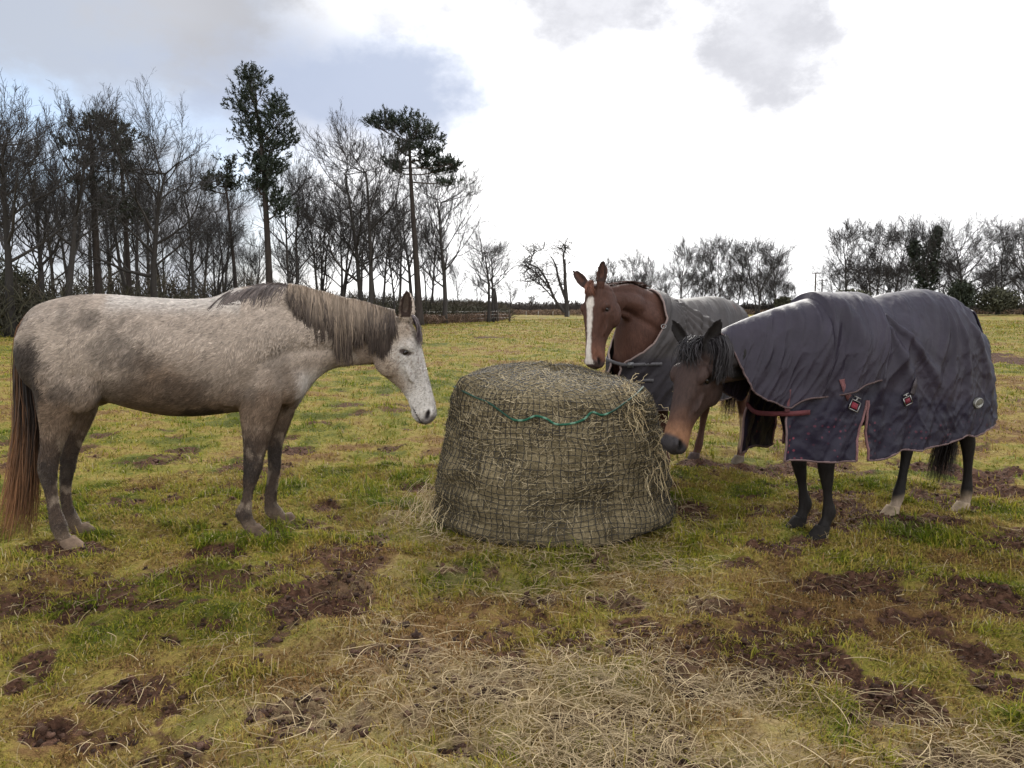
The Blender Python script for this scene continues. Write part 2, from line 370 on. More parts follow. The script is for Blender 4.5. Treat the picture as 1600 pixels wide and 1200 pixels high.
def grass_layer(mb, n, rmin, rmax, fall, lf, wf):
    u = RNG.random(n); e = 1.45 - fall                             # density per area falls with distance
    r = (rmin ** e + u * (rmax ** e - rmin ** e)) ** (1 / e)
    th = RNG.uniform(-43, 43, n) * np.pi / 180
    X, Y = r * np.sin(th), r * np.cos(th)
    mud, hay, dry = fields(X, Y)
    P = np.stack([X, Y, 0 * X], 1)
    clump = fbm(P, 5.5, 3, 60); fine = fbm(P, 16, 2, 61)
    dens = np.clip(1.35 - (mud + (fine - .5) * 1.3) * 1.7 - hay * .45, 0, 1) * sstep(.25, .50, clump * .6 + fine * .4)
    dens = np.clip(dens, .085, 1); db = np.hypot(X - BALE_C[0], Y - BALE_C[1])
    k = (RNG.random(n) < dens) & (db > .8)
    X, Y, r, dry, clump, mud, hay, fine = [v[k] for v in (X, Y, r, dry, clump, mud, hay, fine)]; n = len(X)
    Z = height(X, Y, mud) - .004
    ln = RNG.uniform(.014, .046, n) * (.5 + 1.1 * clump) * (1 + .018 * r) * np.where(RNG.random(n) < .04, 1.8, 1) * lf
    tuftm = sstep(.60, .72, fbm(np.stack([X, Y, 0 * X], 1), 2.6, 2, 62)); ln *= 1 + .9 * tuftm
    wd = RNG.uniform(.0028, .0055, n) * (1 + .17 * r) * wf
    az = RNG.uniform(0, 2 * np.pi, n); wind = fbm(np.stack([X, Y, 0 * X], 1), 1.3, 2, 63) * 9
    az = np.where(RNG.random(n) < .55, wind + RNG.normal(0, .5, n), az)
    lean = np.abs(RNG.normal(1.2, .55, n)); d = np.stack([np.cos(az), np.sin(az), 0 * az], 1)
    base = np.stack([X, Y, Z], 1); up = np.array([0, 0, 1.])
    p1 = base + ln[:, None] * (.5 * up * np.cos(lean * .5)[:, None] + d * .5 * np.sin(lean * .5)[:, None])
    p2 = p1 + ln[:, None] * .55 * (up * np.cos(lean * 1.3)[:, None] + d * np.sin(lean * 1.3)[:, None]); p2[:, 2] = np.maximum(p2[:, 2], Z + .004)
    P3 = np.stack([base, p1, p2], 1)
    t = dry + .05 + .10 * sstep(6.0, 2.5, r) * 1.3 + RNG.normal(0, .17, n) + (fine - .5) * .3 - tuftm * .3 + (hay > .3) * .08
    g0, g1, g2, g3 = np.array([.095, .130, .012]), np.array([.235, .225, .026]), np.array([.30, .22, .06]), np.array([.20, .115, .045])
    c = lerp(lerp(g0, g1, sstep(.15, .42, t)), lerp(g2, g3, sstep(.75, .98, t)), sstep(.42, .70, t)) * RNG.uniform(.75, 1.25, n)[:, None]
    c = np.where((RNG.random(n) < .06)[:, None], np.array([.40, .33, .19]) * RNG.uniform(.7, 1.1, n)[:, None], c)
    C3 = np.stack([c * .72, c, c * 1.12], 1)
    W = np.stack([wd, wd * .85, wd * .15], 1)
    Nn = np.stack([-np.sin(az) * 0 + np.cos(az), np.sin(az), np.full(n, .6)], 1)[:, None]
    ribbons(mb, P3, W, C3, Nn)
def make_loose_hay():
    n = 22000
    u = RNG.random(n * 6); r = 1.95 + u ** 1.6 * 5.5; th = RNG.uniform(-42, 42, n * 6) * np.pi / 180
    X, Y = r * np.sin(th), r * np.cos(th); mud, hay, dry = fields(X, Y)
    db = np.hypot(X - BALE_C[0], Y - BALE_C[1])
    cl = fbm(np.stack([X, Y, 0 * X], 1), 3.1, 3, 70)
    p = hay * sstep(.34, .66, cl) * .46 + .022 + .35 * np.exp(-((db - .95) / .16) ** 2)
    k = (RNG.random(n * 6) < p) & (db > .82); idx = np.where(k)[0]; idx = RNG.permutation(idx)[:n]; X, Y, mud = X[idx], Y[idx], mud[idx]; n = len(X)
    Z = height(X, Y, mud) + RNG.uniform(.012, .05, n)
    az = RNG.uniform(0, 2 * np.pi, n); ln = RNG.uniform(.04, .19, n); k = 6
    s = np.linspace(-.5, .5, k); curl = RNG.normal(0, .7, n); kink = RNG.normal(0, .45, (n, 1)) * (RNG.random((n, 1)) < .5) * (s > RNG.uniform(-.3, .4, (n, 1)))
    a = az[:, None] + curl[:, None] * s + kink
    st = ln[:, None] / (k - 1)
    px = X[:, None] + np.cumsum(np.cos(a) * st, 1); py = Y[:, None] + np.cumsum(np.sin(a) * st, 1)
    tilt = RNG.normal(0, .16, n); pz = Z[:, None] + np.maximum(ln[:, None] * s * tilt[:, None], -.015) + np.sin((s + .5) * np.pi) * ln[:, None] * RNG.uniform(0, .12, (n, 1))
    c = lerp(np.array([.13, .088, .042]), np.array([.40, .31, .18]), RNG.random(n)) * RNG.uniform(.75, 1.1, n)[:, None]
    W = np.tile((RNG.uniform(.0016, .0034, n))[:, None], (1, k))
    mb = MB(); ribbons(mb, np.stack([px, py, pz], -1), W, np.tile(c[:, None], (1, k, 1)), np.array([0, 0, 1.]) + RNG.normal(0, .35, (n, 1, 3)))
    tag(mb.build('loose_hay', attr_mat('loose_hay', .7, var=.15, spec=.1, trans=.15)), 'loose pale hay trampled into the grass in front of the bale', 'hay', kind='stuff')
def make_clods():
    n = 60000; r = 1.9 + RNG.random(n) ** 1.3 * 8; th = RNG.uniform(-42, 42, n) * np.pi / 180; X, Y = r * np.sin(th), r * np.cos(th); mud, hay, dry = fields(X, Y)
    k = np.where((mud > .35) & (RNG.random(n) < mud) & (np.hypot(X - BALE_C[0], Y - BALE_C[1]) > .95))[0][:11000]; X, Y, mud = X[k], Y[k], mud[k]; n = len(X); Z = height(X, Y, mud)
    ph = np.array([-.9, -.2, .55, 1.1]); t = np.arange(7) / 7 * 2 * np.pi
    U = np.stack([np.cos(ph)[:, None] * np.cos(t), np.cos(ph)[:, None] * np.sin(t), np.sin(ph)[:, None] * np.ones(7)], -1).reshape(-1, 3); U = np.vstack([U, [0, 0, 1.05]])
    i = np.arange(3)[:, None] * 7; j = np.arange(7)[None]; j2 = (j + 1) % 7; Q = np.stack([i + j, i + j2, i + 7 + j2, i + 7 + j], -1).reshape(-1, 4); T = np.array([(21 + q, 21 + (q + 1) % 7, 28) for q in range(7)])
    S = (.003 + .012 * RNG.random((n, 1, 1)) ** 2) * np.where(RNG.random((n, 1, 1)) < .04, 1.5, 1); V = U[None] * S * (1 + RNG.normal(0, .36, (n, 29, 1))) * np.stack([RNG.uniform(.8, 1.5, n), RNG.uniform(.8, 1.4, n), RNG.uniform(.5, .9, n)], 1)[:, None]
    V = V + np.stack([X, Y, Z], 1)[:, None]; off = (np.arange(n) * 29)[:, None, None]
    c = np.array([.060, .031, .020]) * RNG.uniform(.4, 1.7, (n, 1, 1)) * np.ones((1, 29, 1))
    mb = MB(); mb.add(V.reshape(-1, 3), (Q[None] + off).reshape(-1, 4), (T[None] + off).reshape(-1, 3), c.reshape(-1, 3))
    tag(mb.build('mud_clods', attr_mat('wet_soil', .75, bump=.8, bscale=220, var=.35, vscale=120, spec=.15), smooth=True), 'churned clods of dark soil in the muddy patches', 'mud', kind='stuff')
# ================================================================ hay bale in its net
def bale_profile():
    P = np.array([(.77, 0.0), (.835, .03), (.85, .10), (.83, .20), (.815, .30), (.805, .42), (.785, .56), (.75, .72), (.71, .86), (.675, .93), (.59, .985), (.45, 1.025), (.28, 1.05), (.12, 1.062), (0.0, 1.064)])
    return crom(P, 160)
BP = bale_profile(); BL = np.concatenate([[0], np.cumsum(np.linalg.norm(np.diff(BP, axis=0), axis=1))]); BL /= BL[-1]
RIM_V = BL[np.argmin(abs(BP[:, 1] - .96) + (np.arange(160) > 115) * 9)]
def bale_pt(th, v, off=0.0):
    th, v, off = np.broadcast_arrays(np.asarray(th, float), np.asarray(v, float), np.asarray(off, float)); sh = th.shape; th = th.ravel(); v = v.ravel(); off = off.ravel()
    r = np.interp(v, BL, BP[:, 0]); z = np.interp(v, BL, BP[:, 1])
    d = np.stack([np.cos(th), np.sin(th), 0 * th], 1)
    N = np.stack([d[:, 0] * 1.1, d[:, 1] * 1.1, z * 1.4], 1)
    n1 = fbm(N, 2.2, 2, 80) - .5; n2 = fbm(N * np.array([1, 1, 2.2]), 5, 3, 81) - .5
    fold = np.sin(z * 26 + n1 * 9) * .014 * sstep(.62, .1, z)          # slack of the net near the ground
    dr = n1 * .10 + n2 * .045 + fold
    side = sstep(1.05, .8, z)
    lean = -.03 * (z / 1.0)
    rr = r + (dr + off) * np.where(r > .05, side, 0) 
    zz = z + (dr * .5 + off) * (1 - side)
    zz = zz * (1 + .03 * np.cos(th - 2.6) * sstep(.4, 1, z))
    ear = np.exp(-((((th - 3.55) + np.pi) % (2 * np.pi) - np.pi) / .12) ** 2) * np.exp(-((z - .95) / .07) ** 2)   # gathered corner of the net
    rr = rr + ear * .05; zz = zz + ear * .05
    return np.stack([BALE_C[0] + d[:, 0] * rr + lean * 0, BALE_C[1] + d[:, 1] * rr, zz], 1).reshape(*sh, 3)
def make_bale():
    root = tag(empty('hay_bale', (*BALE_C, 0)), 'round hay bale in a dark net standing between the three horses', 'hay bale')
    off = np.array([*BALE_C, 0])
    th = np.linspace(0, 2 * np.pi, 241)[:-1]; vs = np.linspace(0, .995, 130)
    G = bale_pt(th[None], vs[:, None]) - off
    mb = MB(); c = fbm(G.reshape(-1, 3), 4, 4, 82)
    lofted = MB(); loft(lofted, G)
    V, Q, T, _ = lofted.arrays(); c = fbm(V, 7, 4, 82)
    hc = lerp(np.array([.078, .061, .035]), np.array([.235, .188, .108]), sstep(.3, .7, c))
    me = mesh_from('hay_core', V, Q, T, hc)
    link('hay_core', me, attr_mat('hay_packed', .85, spec=.08, bump=1.0, bscale=70, var=.5, vscale=60, stretch=(1, 1, 2.5)), root)
    # strands of hay poking between the cords
    n = 30000; t0 = RNG.uniform(0, 2 * np.pi, n); v0 = RNG.uniform(0.02, .99, n) ** .8
    keep = RNG.random(n) < np.clip(np.interp(v0, BL, BP[:, 0]) / .8, .05, 1); t0, v0 = t0[keep], v0[keep]; n = len(t0)
    k = 5; s = np.linspace(-.5, .5, k); ln = RNG.uniform(.025, .10, n); ang = RNG.uniform(0, np.pi, n); r0 = np.maximum(np.interp(v0, BL, BP[:, 0]), .12)
    dt = np.cos(ang) * ln / r0; dv = np.sin(ang) * ln / 2.0
    cu = RNG.normal(0, .35, n)[:, None] * (s ** 2)[None]
    TH = t0[:, None] + dt[:, None] * s + cu * ln[:, None] / r0[:, None]; VV = np.clip(v0[:, None] + dv[:, None] * s + cu * ln[:, None] * .4, 0, .995)
    lift = RNG.uniform(.002, .012, n)[:, None] + np.abs(RNG.normal(0, .020, n))[:, None] * np.clip(s + .1, 0, 1)
    P = bale_pt(TH, VV, lift) - off
    Nn = nrm(P[:, 2:3] - np.array([0, 0, .45])) + RNG.normal(0, .3, (n, 1, 3))
    c = lerp(np.array([.165, .132, .075]), np.array([.45, .37, .235]), RNG.random(n) ** 1.6) * RNG.uniform(.7, 1.15, n)[:, None]
    mb = MB(); ribbons(mb, P, np.tile(RNG.uniform(.002, .0042, n)[:, None], (1, k)), np.tile(c[:, None], (1, k, 1)), Nn)
    # wisps pulled out on the right, and a skirt of slack hay on the left
    def wisp(cx, n, spread, l0, l1, down, out):
        p0 = np.array(cx) - off + RNG.normal(0, spread, (n, 3)); kk = 9; q = np.linspace(0, 1, kk)
        d = nrm(np.array(out) + RNG.normal(0, .75, (n, 3))); l = RNG.uniform(l0, l1, n)
        P = p0[:, None] + d[:, None] * (q * l[:, None])[..., None] * .6
        P[:, :, 2] -= (q ** 1.7 * l[:, None]) * down
        P += np.cumsum(RNG.normal(0, .010, (n, kk, 3)), 1); P[:, :, 2] = np.maximum(P[:, :, 2], .012)
        c = lerp(np.array([.30, .22, .11]), np.array([.58, .48, .30]), RNG.random(n))
        ribbons(mb, P, np.tile(RNG.uniform(.0022, .0042, n)[:, None], (1, kk)), np.tile(c[:, None], (1, kk, 1)), np.array([0, -1, .3]) + RNG.normal(0, .5, (n, 1, 3)))
    e = at_y(985, 642, 5.08); wisp(e, 34, .03, .08, .26, .7, (.6, -.5, .1))
    e = at_y(1010, 690, 5.2); wisp(e, 30, .06, .08, .28, .8, (.3, -.4, .0)); wisp(at_y(1018, 650, 5.35), 26, .06, .06, .2, .5, (.5, -.2, .2))
    wisp(at_y(1005, 730, 5.15), 30, .07, .08, .24, .9, (.3, -.4, -.1)); wisp(at_y(985, 612, 5.15), 36, .05, .06, .22, .3, (.3, -.3, .5))
    wisp(at_y(688, 775, 5.5), 90, .08, .1, .34, .7, (-.8, -.3, .1)); wisp(at_y(695, 805, 5.3), 110, .1, .1, .34, .8, (-.7, -.5, 0))
    mb.build('hay_strands', attr_mat('hay_strand', .7, var=.15, spec=.1, trans=.15), root)
    # the net: real cords, square mesh round the side, diamonds over the top
    net = MB(); NT = 112; C0 = np.array([.022, .018, .014])
    vline = np.linspace(.01, RIM_V, 60); vv = np.arange(60)
    def wig(th, v): 
        N = np.stack([np.cos(th) * 1.5, np.sin(th) * 1.5, v * 6], -1).reshape(-1, 3)
        return ((fbm(N, 2.2, 2, 90) - .5) * .10).reshape(th.shape), ((fbm(N, 2.0, 2, 91) - .5) * .05).reshape(th.shape)
    def cord(th, v, r=.0026):
        a, b = wig(th, v); tube(net, bale_pt(th + a, np.clip(v + b * sstep(0, .1, v), .005, .995), .011) - off, r * 1.15, 3, C0, False)
    for i in range(NT):
        cord(np.full(60, i / NT * 2 * np.pi), vline)
    for q in np.linspace(.02, RIM_V, 28):
        cord(np.linspace(0, 2 * np.pi, 225), np.full(225, q), .0023)
    R0 = np.interp(RIM_V, BL, BP[:, 0]); g = np.arange(-R0, R0, .042)
    vr = np.linspace(RIM_V, .995, 80); rr = np.interp(vr, BL, BP[:, 0])
    for ang in (.75, -.85):
        for c in g:
            hl = math.sqrt(max(R0 ** 2 - c ** 2, 0)); s = np.linspace(-hl, hl, max(int(hl / .02), 4))
            x = s * math.cos(ang) - c * math.sin(ang); y = s * math.sin(ang) + c * math.cos(ang)
            x = x + (fbm(np.stack([x, y, 0 * x], 1), 4, 2, 92) - .5) * .10; y = y + (fbm(np.stack([x, y, 0 * x], 1), 4, 2, 93) - .5) * .10
            rad = np.hypot(x, y); v = np.interp(-rad, -rr, vr); th = np.arctan2(y, x)
            tube(net, bale_pt(th, v, .012) - off, .0034, 3, C0, False)
    net.build('net', flat_mat('net_cord', (.025, .021, .016), .8), root)
    # green draw cord round the shoulder of the net
    pts = [(709, 604, 0), (725, 612, 0), (745, 622, 0), (762, 628, 0), (778, 640, 0), (800, 655, 0), (820, 656, 0), (838, 650, 0), (855, 655, 0), (870, 663, 0), (895, 662, 0), (912, 655, 0), (925, 644, 0), (942, 648, 0), (958, 642, 0), (975, 630, 0), (995, 615, 0), (1008, 600, 0)]
    grid_t = np.linspace(np.pi * .95, 2 * np.pi * 1.03, 260); grid_v = np.linspace(.40, .72, 140)
    GG = bale_pt(grid_t[None], grid_v[:, None], .022); gx, gy = project(GG)
    P = []
    for x, y, _ in pts:
        k = np.argmin((gx - x) ** 2 + (gy - y) ** 2); P.append(GG.reshape(-1, 3)[k])
    P = crom(np.array(P), 140); dash = (np.arange(140) // 3) % 3
    rad = np.where((np.arange(140) > 40) & (np.arange(140) < 112), .0075, .0062)
    C = np.where((dash == 0)[:, None], np.array([.12, .23, .16]), np.array([.010, .085, .048])); C = np.where((rad < .007)[:, None], np.array([.008, .045, .027]), C)
    rp = MB(); tube(rp, P - off, rad, 8, np.vstack([np.repeat(C, 8, 0), C[0], C[-1]]))
    rp.build('draw_cord', attr_mat('green_cord', .5, bump=.6, bscale=400, var=.2, vscale=300), root)
    return root
# ================================================================ horses
EYE_M = flat_mat('eye', (.012, .008, .006), .08, var=.1, bump=0)
FUR_M = attr_mat('coat', .7, bump=.55, bscale=42, var=.22, vscale=55, spec=.12, stretch=(1, 1.6, .55))
FURHAIR_M = attr_mat('coat_hair', .6, var=.1, spec=.15)
DARKCOAT_M = attr_mat('dark_coat', .55, bump=.45, bscale=75, var=.3, vscale=45, spec=.12, stretch=(1, 1.6, .5))
HAIR_M = attr_mat('horse_hair', .5, var=.12, spec=.2)
HOOF_M = attr_mat('hoof_horn', .8, spec=.08, bump=.4, bscale=60, var=.3, vscale=30)

# measured on the grey horse, which stands side-on: its own plane on the ground
_hn, _hf, _fn, _ff = ground(104, 857), ground(125, 836), ground(393, 836), ground(443, 824)
_hm, _fm = (_hn + _hf) / 2, (_fn + _ff) / 2
H1_O = (_hm + _fm) / 2; H1_h = nrm(_fm - _hm); H1_l = np.array([-H1_h[1], H1_h[0], 0])
def T1(px, py, yo=0.0):
    r = ray(px, py); t = (yo - (CAM - H1_O) @ H1_l) / (r @ H1_l); P = CAM + r * t
    return (P - H1_O) @ H1_h, P[2]
def S1(px, py, yo=0.0):      # metres per photo pixel there
    return abs(T1(px + 1, py, yo)[0] - T1(px, py, yo)[0])

TORSO_PX = [(36, 508, 556, .05, 0), (42, 494, 584, .14, 0), (60, 477, 618, .21, 0), (90, 467, 632, .262, 0), (125, 461, 626, .275, .02), (165, 460, 628, .28, .05),
            (205, 463, 638, .30, .05), (250, 466, 647, .315, .08), (295, 468, 649, .31, .12), (335, 464, 646, .29, .2), (370, 450, 642, .262, .32), (405, 447, 637, .235, .32),
            (435, 452, 630, .20, .2), (462, 470, 622, .155, .1), (482, 500, 606, .09, 0), (489, 530, 592, .04, 0)]
TORSO = np.array([(T1(px, zt)[0], T1(px, zt)[1], T1(px, zb)[1], w_, k) for px, zt, zb, w_, k in TORSO_PX])
def leg_px(L_, yo):
    return np.array([(T1(px, py, yo)[0], T1(px, py, yo)[1], hw * S1(px, py, yo), ly) for px, py, hw, ly in L_])
FORE = leg_px([(412, 555, 34, .06), (410, 600, 37, .085), (406, 640, 32, .085), (401, 685, 23, .068), (397, 712, 18, .055), (395, 732, 17, .052), (391, 750, 14.5, .045), (388, 768, 10.5, .034), (385, 785, 10.5, .034), (381, 802, 15, .043), (386, 814, 12, .036), (392, 823, 13, .042)], -.15)
FORE_FAR = leg_px([(436, 560, 30, .06), (438, 600, 31, .08), (440, 635, 23, .08), (431, 684, 14.5, .06), (429, 710, 12, .05), (429, 727, 12.5, .05), (427, 745, 11.5, .042), (424, 765, 11.5, .034), (423, 785, 11, .034), (427, 798, 15, .042), (437, 808, 12, .036), (444, 814, 12, .042)], .15)
HIND = leg_px([(86, 515, 46, .08), (88, 560, 49, .12), (95, 602, 44, .125), (91, 640, 32, .105), (86, 672, 23, .08), (79, 705, 18, .06), (75, 732, 17.5, .052), (77, 752, 15, .045), (81, 775, 12.5, .037), (86, 800, 12.5, .036), (92, 822, 15, .044), (97, 836, 13, .040), (104, 846, 13, .044)], -.16)
HIND_FAR = leg_px([(112, 540, 44, .09), (118, 580, 44, .12), (126, 615, 33, .11), (128, 645, 22, .09), (118, 680, 16, .07), (109, 710, 14, .058), (106, 732, 14, .052), (103, 752, 12, .042), (103, 775, 10.5, .036), (107, 797, 11, .036), (115, 816, 13, .044), (120, 823, 12, .040), (126, 829, 12, .044)], .16)
def basis(n, f):
    n = nrm(n); f = nrm(np.array(f) - n * (np.array(f) @ n)); l = np.cross(f, n); return n, f, l      # l: the horse's left when n points down the face
HEADST = np.array([  # u, top, bottom, half width, taper (wider on top +)
    (-.035, -.045, -.15, .05, 0), (0, -.005, -.205, .074, 0), (.05, .012, -.240, .086, .05), (.11, .018, -.268, .096, .12), (.17, .018, -.285, .101, .16), (.23, .014, -.284, .096, .14), (.29, .009, -.262, .083, .10),
    (.35, .004, -.222, .070, .08), (.41, -.001, -.190, .061, .05), (.47, -.006, -.170, .057, .0), (.53, -.009, -.166, .061, -.02), (.575, -.013, -.168, .066, -.02), (.61, -.021, -.164, .064, 0), (.638, -.036, -.150, .054, 0), (.656, -.062, -.124, .032, 0)])
def sup(a, p): return np.sign(a) * np.abs(a) ** p

class Horse:
    def __init__(s, name, label, O, h, vox=.0085):
        s.root = tag(empty('horse', (O[0], O[1], 0), math.atan2(h[1], h[0])), label, 'horse', 'horses feeding round the hay bale')
        s.h = np.array([h[0], h[1], 0.]); s.l = np.array([-h[1], h[0], 0.]); s.O = np.array([O[0], O[1], 0.]); s.mb = MB(); s.vox = vox; s.hoofs = []; s.thr = -.08
    def w(s, P):
        P = np.asarray(P, float); return s.O + P[..., 0:1] * s.h + P[..., 1:2] * s.l + P[..., 2:3] * np.array([0, 0, 1.])
    def loc(s, P):
        P = np.asarray(P, float) - s.O; return np.stack([P @ s.h, P @ s.l, P[..., 2]], -1)
    def torso(s, dz=None):
        R = crom(TORSO, 56); th = np.arange(40) / 40 * 2 * np.pi; rings = []
        if dz: R[:, 1] += dz(R[:, 0])
        for x, zt, zb, w_, k in R:
            sn, cs = np.sin(th), np.cos(th); zc, hh = (zt + zb) / 2, (zt - zb) / 2
            y = max(w_, .02) * sup(cs, .86) * (1 - .10 * sn) * (1 - k * np.maximum(sn, 0) ** 1.5)
            rings.append(np.stack([np.full(40, x), y, zc + hh * sup(sn, .93)], 1))
        loft(s.mb, rings)
        for sy in (-1, 1):
            ellipsoid(s.mb, (.52, sy * .165, 1.17), (.13, .075, .24), Matrix.Rotation(.35 , 3, 'Y'))      # shoulder
            ellipsoid(s.mb, (.42, sy * .185, 1.0), (.13, .06, .13))                                            # triceps
            ellipsoid(s.mb, (.76, sy * .095, 1.02), (.13, .095, .15))                                          # breast
            ellipsoid(s.mb, (-.43, sy * .20, 1.02), (.12, .075, .17), Matrix.Rotation(-.35, 3, 'Y'))                                          # stifle
            ellipsoid(s.mb, (-.65, sy * .15, 1.22), (.17, .125, .25))                                           # quarter
    def leg(s, chain, yo, target=None, hoofc=(.12, .08, .06), splay=0.0, hoofyaw=0.0):
        ch = np.array(chain); k = len(ch); P = np.stack([ch[:, 0], np.full(k, yo), ch[:, 1]], 1)
        P[:, 1] += splay * (1 - np.clip(P[:, 2] / 1.1, 0, 1))
        if target is not None:
            dxy = np.array(target) - P[-1, :2]; f = np.clip(1 - (P[:, 2] - P[-1, 2]) / (P[0, 2] - P[-1, 2]), 0, 1) ** 1.0
            P[:, :2] += dxy * f[:, None]
        P = np.vstack([P, P[-1] + np.array([.02, 0, -.055])]); ch = np.vstack([ch, ch[-1]]); A = crom(np.hstack([P, ch[:, 2:4]]), 48); th = np.arange(18) / 18 * 2 * np.pi
        tz = nrm(np.gradient(A[:, :3], axis=0)); rings = []
        for (x, y, z, rx, ry), t in zip(A, tz):
            fx = nrm(np.array([1, 0, 0]) - t * t[0]) if abs(t[0]) < .97 else np.array([0, 0, 1.])
            fx = nrm(fx * .75 + np.array([1, 0, 0]) * .25); fy = np.array([0, 1, 0.])
            sn, cs = np.sin(th), np.cos(th)
            lk = float(np.interp(z, [.05, .14, .20, .30, .42, .50, .62, .85], [.84, .86, .86, .77, .80, .90, .92, 1.0])); rx, ry = rx * lk, ry * lk; rings.append(np.array([x, y, z]) + fx * (rx * cs)[:, None] + fy * (ry * sn * (1 - .12 * cs))[:, None])
        loft(s.mb, rings)
        x, y, z, rx, ry = A[-1]; x -= .02; z += .055
        s.hoofs.append((x, y, z, rx, ry, hoofc, hoofyaw))
    def hoof(s):
        for x, y, z, rx, ry, c, yaw in s.hoofs:
            mb = MB(); th = np.arange(20) / 20 * 2 * np.pi; rings = []; Cc = []
            top = max(z + .012, .075)
            for q in np.linspace(0, 1, 7):
                zz = top * (1 - q) - .006; ln = (rx * 1.02) * (1 - q) + q * .082; wd = (ry * 1.02) * (1 - q) + q * .066
                cx = x + q * (.055 + (z - .06) * .5) * 1.0; lx = np.cos(th); ly = np.sin(th)
                px, py = ln * lx * np.where(lx < 0, .85, 1), wd * ly
                rings.append(np.stack([cx + px * math.cos(yaw) - py * math.sin(yaw), y + px * math.sin(yaw) + py * math.cos(yaw), np.full(20, zz) - q * (1 - q) * .0 * lx + (1 - q) * lx * .012], 1))
            R = np.array(rings); cc = np.array(c) * (.75 + .5 * fbm(R.reshape(-1, 3), 30, 2, 5))[:, None]
            cc = np.vstack([cc, c, c]); loft(mb, R, cc); mb.build('hoof', HOOF_M, s.root)
            wpt = s.w(np.array([x + .04, y, 0])); FEET.append((wpt[0], wpt[1]))
    def neck(s, secs):
        """secs: (top xyz, bottom xyz, half width)"""
        A = crom(np.array([list(t) + list(b) + [w_] for t, b, w_ in secs]), 36); s.neckA = A; th = np.arange(30) / 30 * 2 * np.pi; rings = []
        c = (A[:, :3] + A[:, 3:6]) / 2; tg = nrm(np.gradient(c, axis=0))
        for a, cc, t in zip(A, c, tg):
            up = (a[:3] - a[3:6]) / 2; lat = nrm(np.cross(nrm(up), t)); sn, cs = np.sin(th), np.cos(th)
            rings.append(cc + up * sup(sn, .95)[:, None] + lat * (a[6] * sup(cs, .9) * (1 - .22 * np.maximum(sn, 0) - s.thr * np.maximum(-sn, 0)))[:, None])
        loft(s.mb, rings)
    def head(s, P, n, f, sc=1.0, ears=None, wide=1.0, brow=1.0):
        n, f, l = basis(n, f); P = np.array(P, float); s.hd = (P, n, f, l, sc)
        H = lambda u, v, q: P + sc * (np.multiply.outer(u, n) + np.multiply.outer(v, f) + np.multiply.outer(np.asarray(q) * wide, l))
        s.H = H; A = crom(HEADST, 44); th = np.arange(28) / 28 * 2 * np.pi; rings = []
        for u, vt, vb, w_, k in A:
            sn, cs = np.sin(th), np.cos(th); vc, hh = (vt + vb) / 2, (vt - vb) / 2
            y = w_ * sup(cs, .8) * (1 + k * sn); rings.append(H(np.full(28, u), vc + hh * sup(sn, .85), y))
        loft(s.mb, rings); ax = np.array([n, f, l])
        for q in (-1, 1):
            ellipsoid(s.mb, H(.165, -.028, q * .082), np.array([.050, .026, .030]) * sc * brow, ax)      # brow
            ellipsoid(s.mb, H(.20, -.185, q * .060), np.array([.115, .105, .046]) * sc, ax)       # cheek
            ellipsoid(s.mb, H(.28, -.088, q * .074), np.array([.11, .017, .020]) * sc, ax)        # facial crest
            ellipsoid(s.mb, H(.594, -.060, q * .046), np.array([.040, .036, .027]) * sc, ax)      # nostril rim
        ellipsoid(s.mb, H(.575, -.148, 0), np.array([.045, .028, .038]) * sc, ax)                # chin
        ellipsoid(s.mb, H(.635, -.098, 0), np.array([.028, .045, .048]) * sc, ax)                # upper lip
        s.ears = []
        for q, d, face in ears:
            d = nrm(d); face = nrm(np.array(face) - d * (np.array(face) @ d)); lt = np.cross(d, face)
            b = H(-.008, -.01, q * .060); EL = .185 * sc
            prof = crom(np.array([(-.03, .030, .030), (.0, .034, .032), (.06, .044, .028), (.12, .040, .020), (.16, .026, .014), (.185, .008, .008), (.192, .002, .002)]), 22); th2 = np.arange(20) / 20 * 2 * np.pi; rg = []
            for z, w_, dp in prof:
                sn, cs = np.sin(th2), np.cos(th2)
                front = np.where(sn > 0, sn * dp * .25 - dp * .75 * sn * (1 - np.abs(cs)) * sstep(.02, .06, np.full(20, z)), sn * dp)
                rg.append(b + sc * (d * z + lt * (w_ * cs)[:, None] + face * (front + .25 * np.abs(cs) ** 2 * dp)[:, None]))
            loft(s.mb, rg); s.ears.append((b, d, face, lt, EL)); s.earq = getattr(s, 'earq', []) + [q]
    def body(s, colour, m, smooth_t=14, fuzz=0, fuzzlen=.022, flow=None):
        V, Q, T, C = s.mb.arrays(); me0 = mesh_from('raw', V, Q, T, None)
        o = bpy.data.objects.new('raw', me0); COL.objects.link(o)
        md = o.modifiers.new('r', 'REMESH'); md.mode = 'VOXEL'; md.voxel_size = s.vox
        dg = bpy.context.evaluated_depsgraph_get(); me = bpy.data.meshes.new_from_object(o.evaluated_get(dg)); bpy.data.objects.remove(o); bpy.data.meshes.remove(me0)
        nv = len(me.vertices); V = np.empty(nv * 3, np.float32); me.vertices.foreach_get('co', V); V = V.reshape(-1, 3).astype(float)
        E = np.empty(len(me.edges) * 2, np.int32); me.edges.foreach_get('vertices', E); E = E.reshape(-1, 2)
        deg = np.bincount(E.ravel(), minlength=nv)[:, None]
        P, n, f, l, sc = s.hd; D = (V - P) / sc; hu, hv, hq = D @ n, D @ f, D @ l
        inhead = sstep(-.02, .06, hu) * sstep(.75, .68, hu) * (np.abs(hq) < .2) * (hv > -.36) * (hv < .1)
        for b, d, fc, lt, EL in s.ears:
            e = (V - b) @ d; inhead = np.maximum(inhead, sstep(-.02, .03, e) * (np.linalg.norm(V - b, axis=1) < EL * 1.2))
        leg = sstep(1.0, .75, V[:, 2]) * (1 - inhead) * (V[:, 0] < .95)
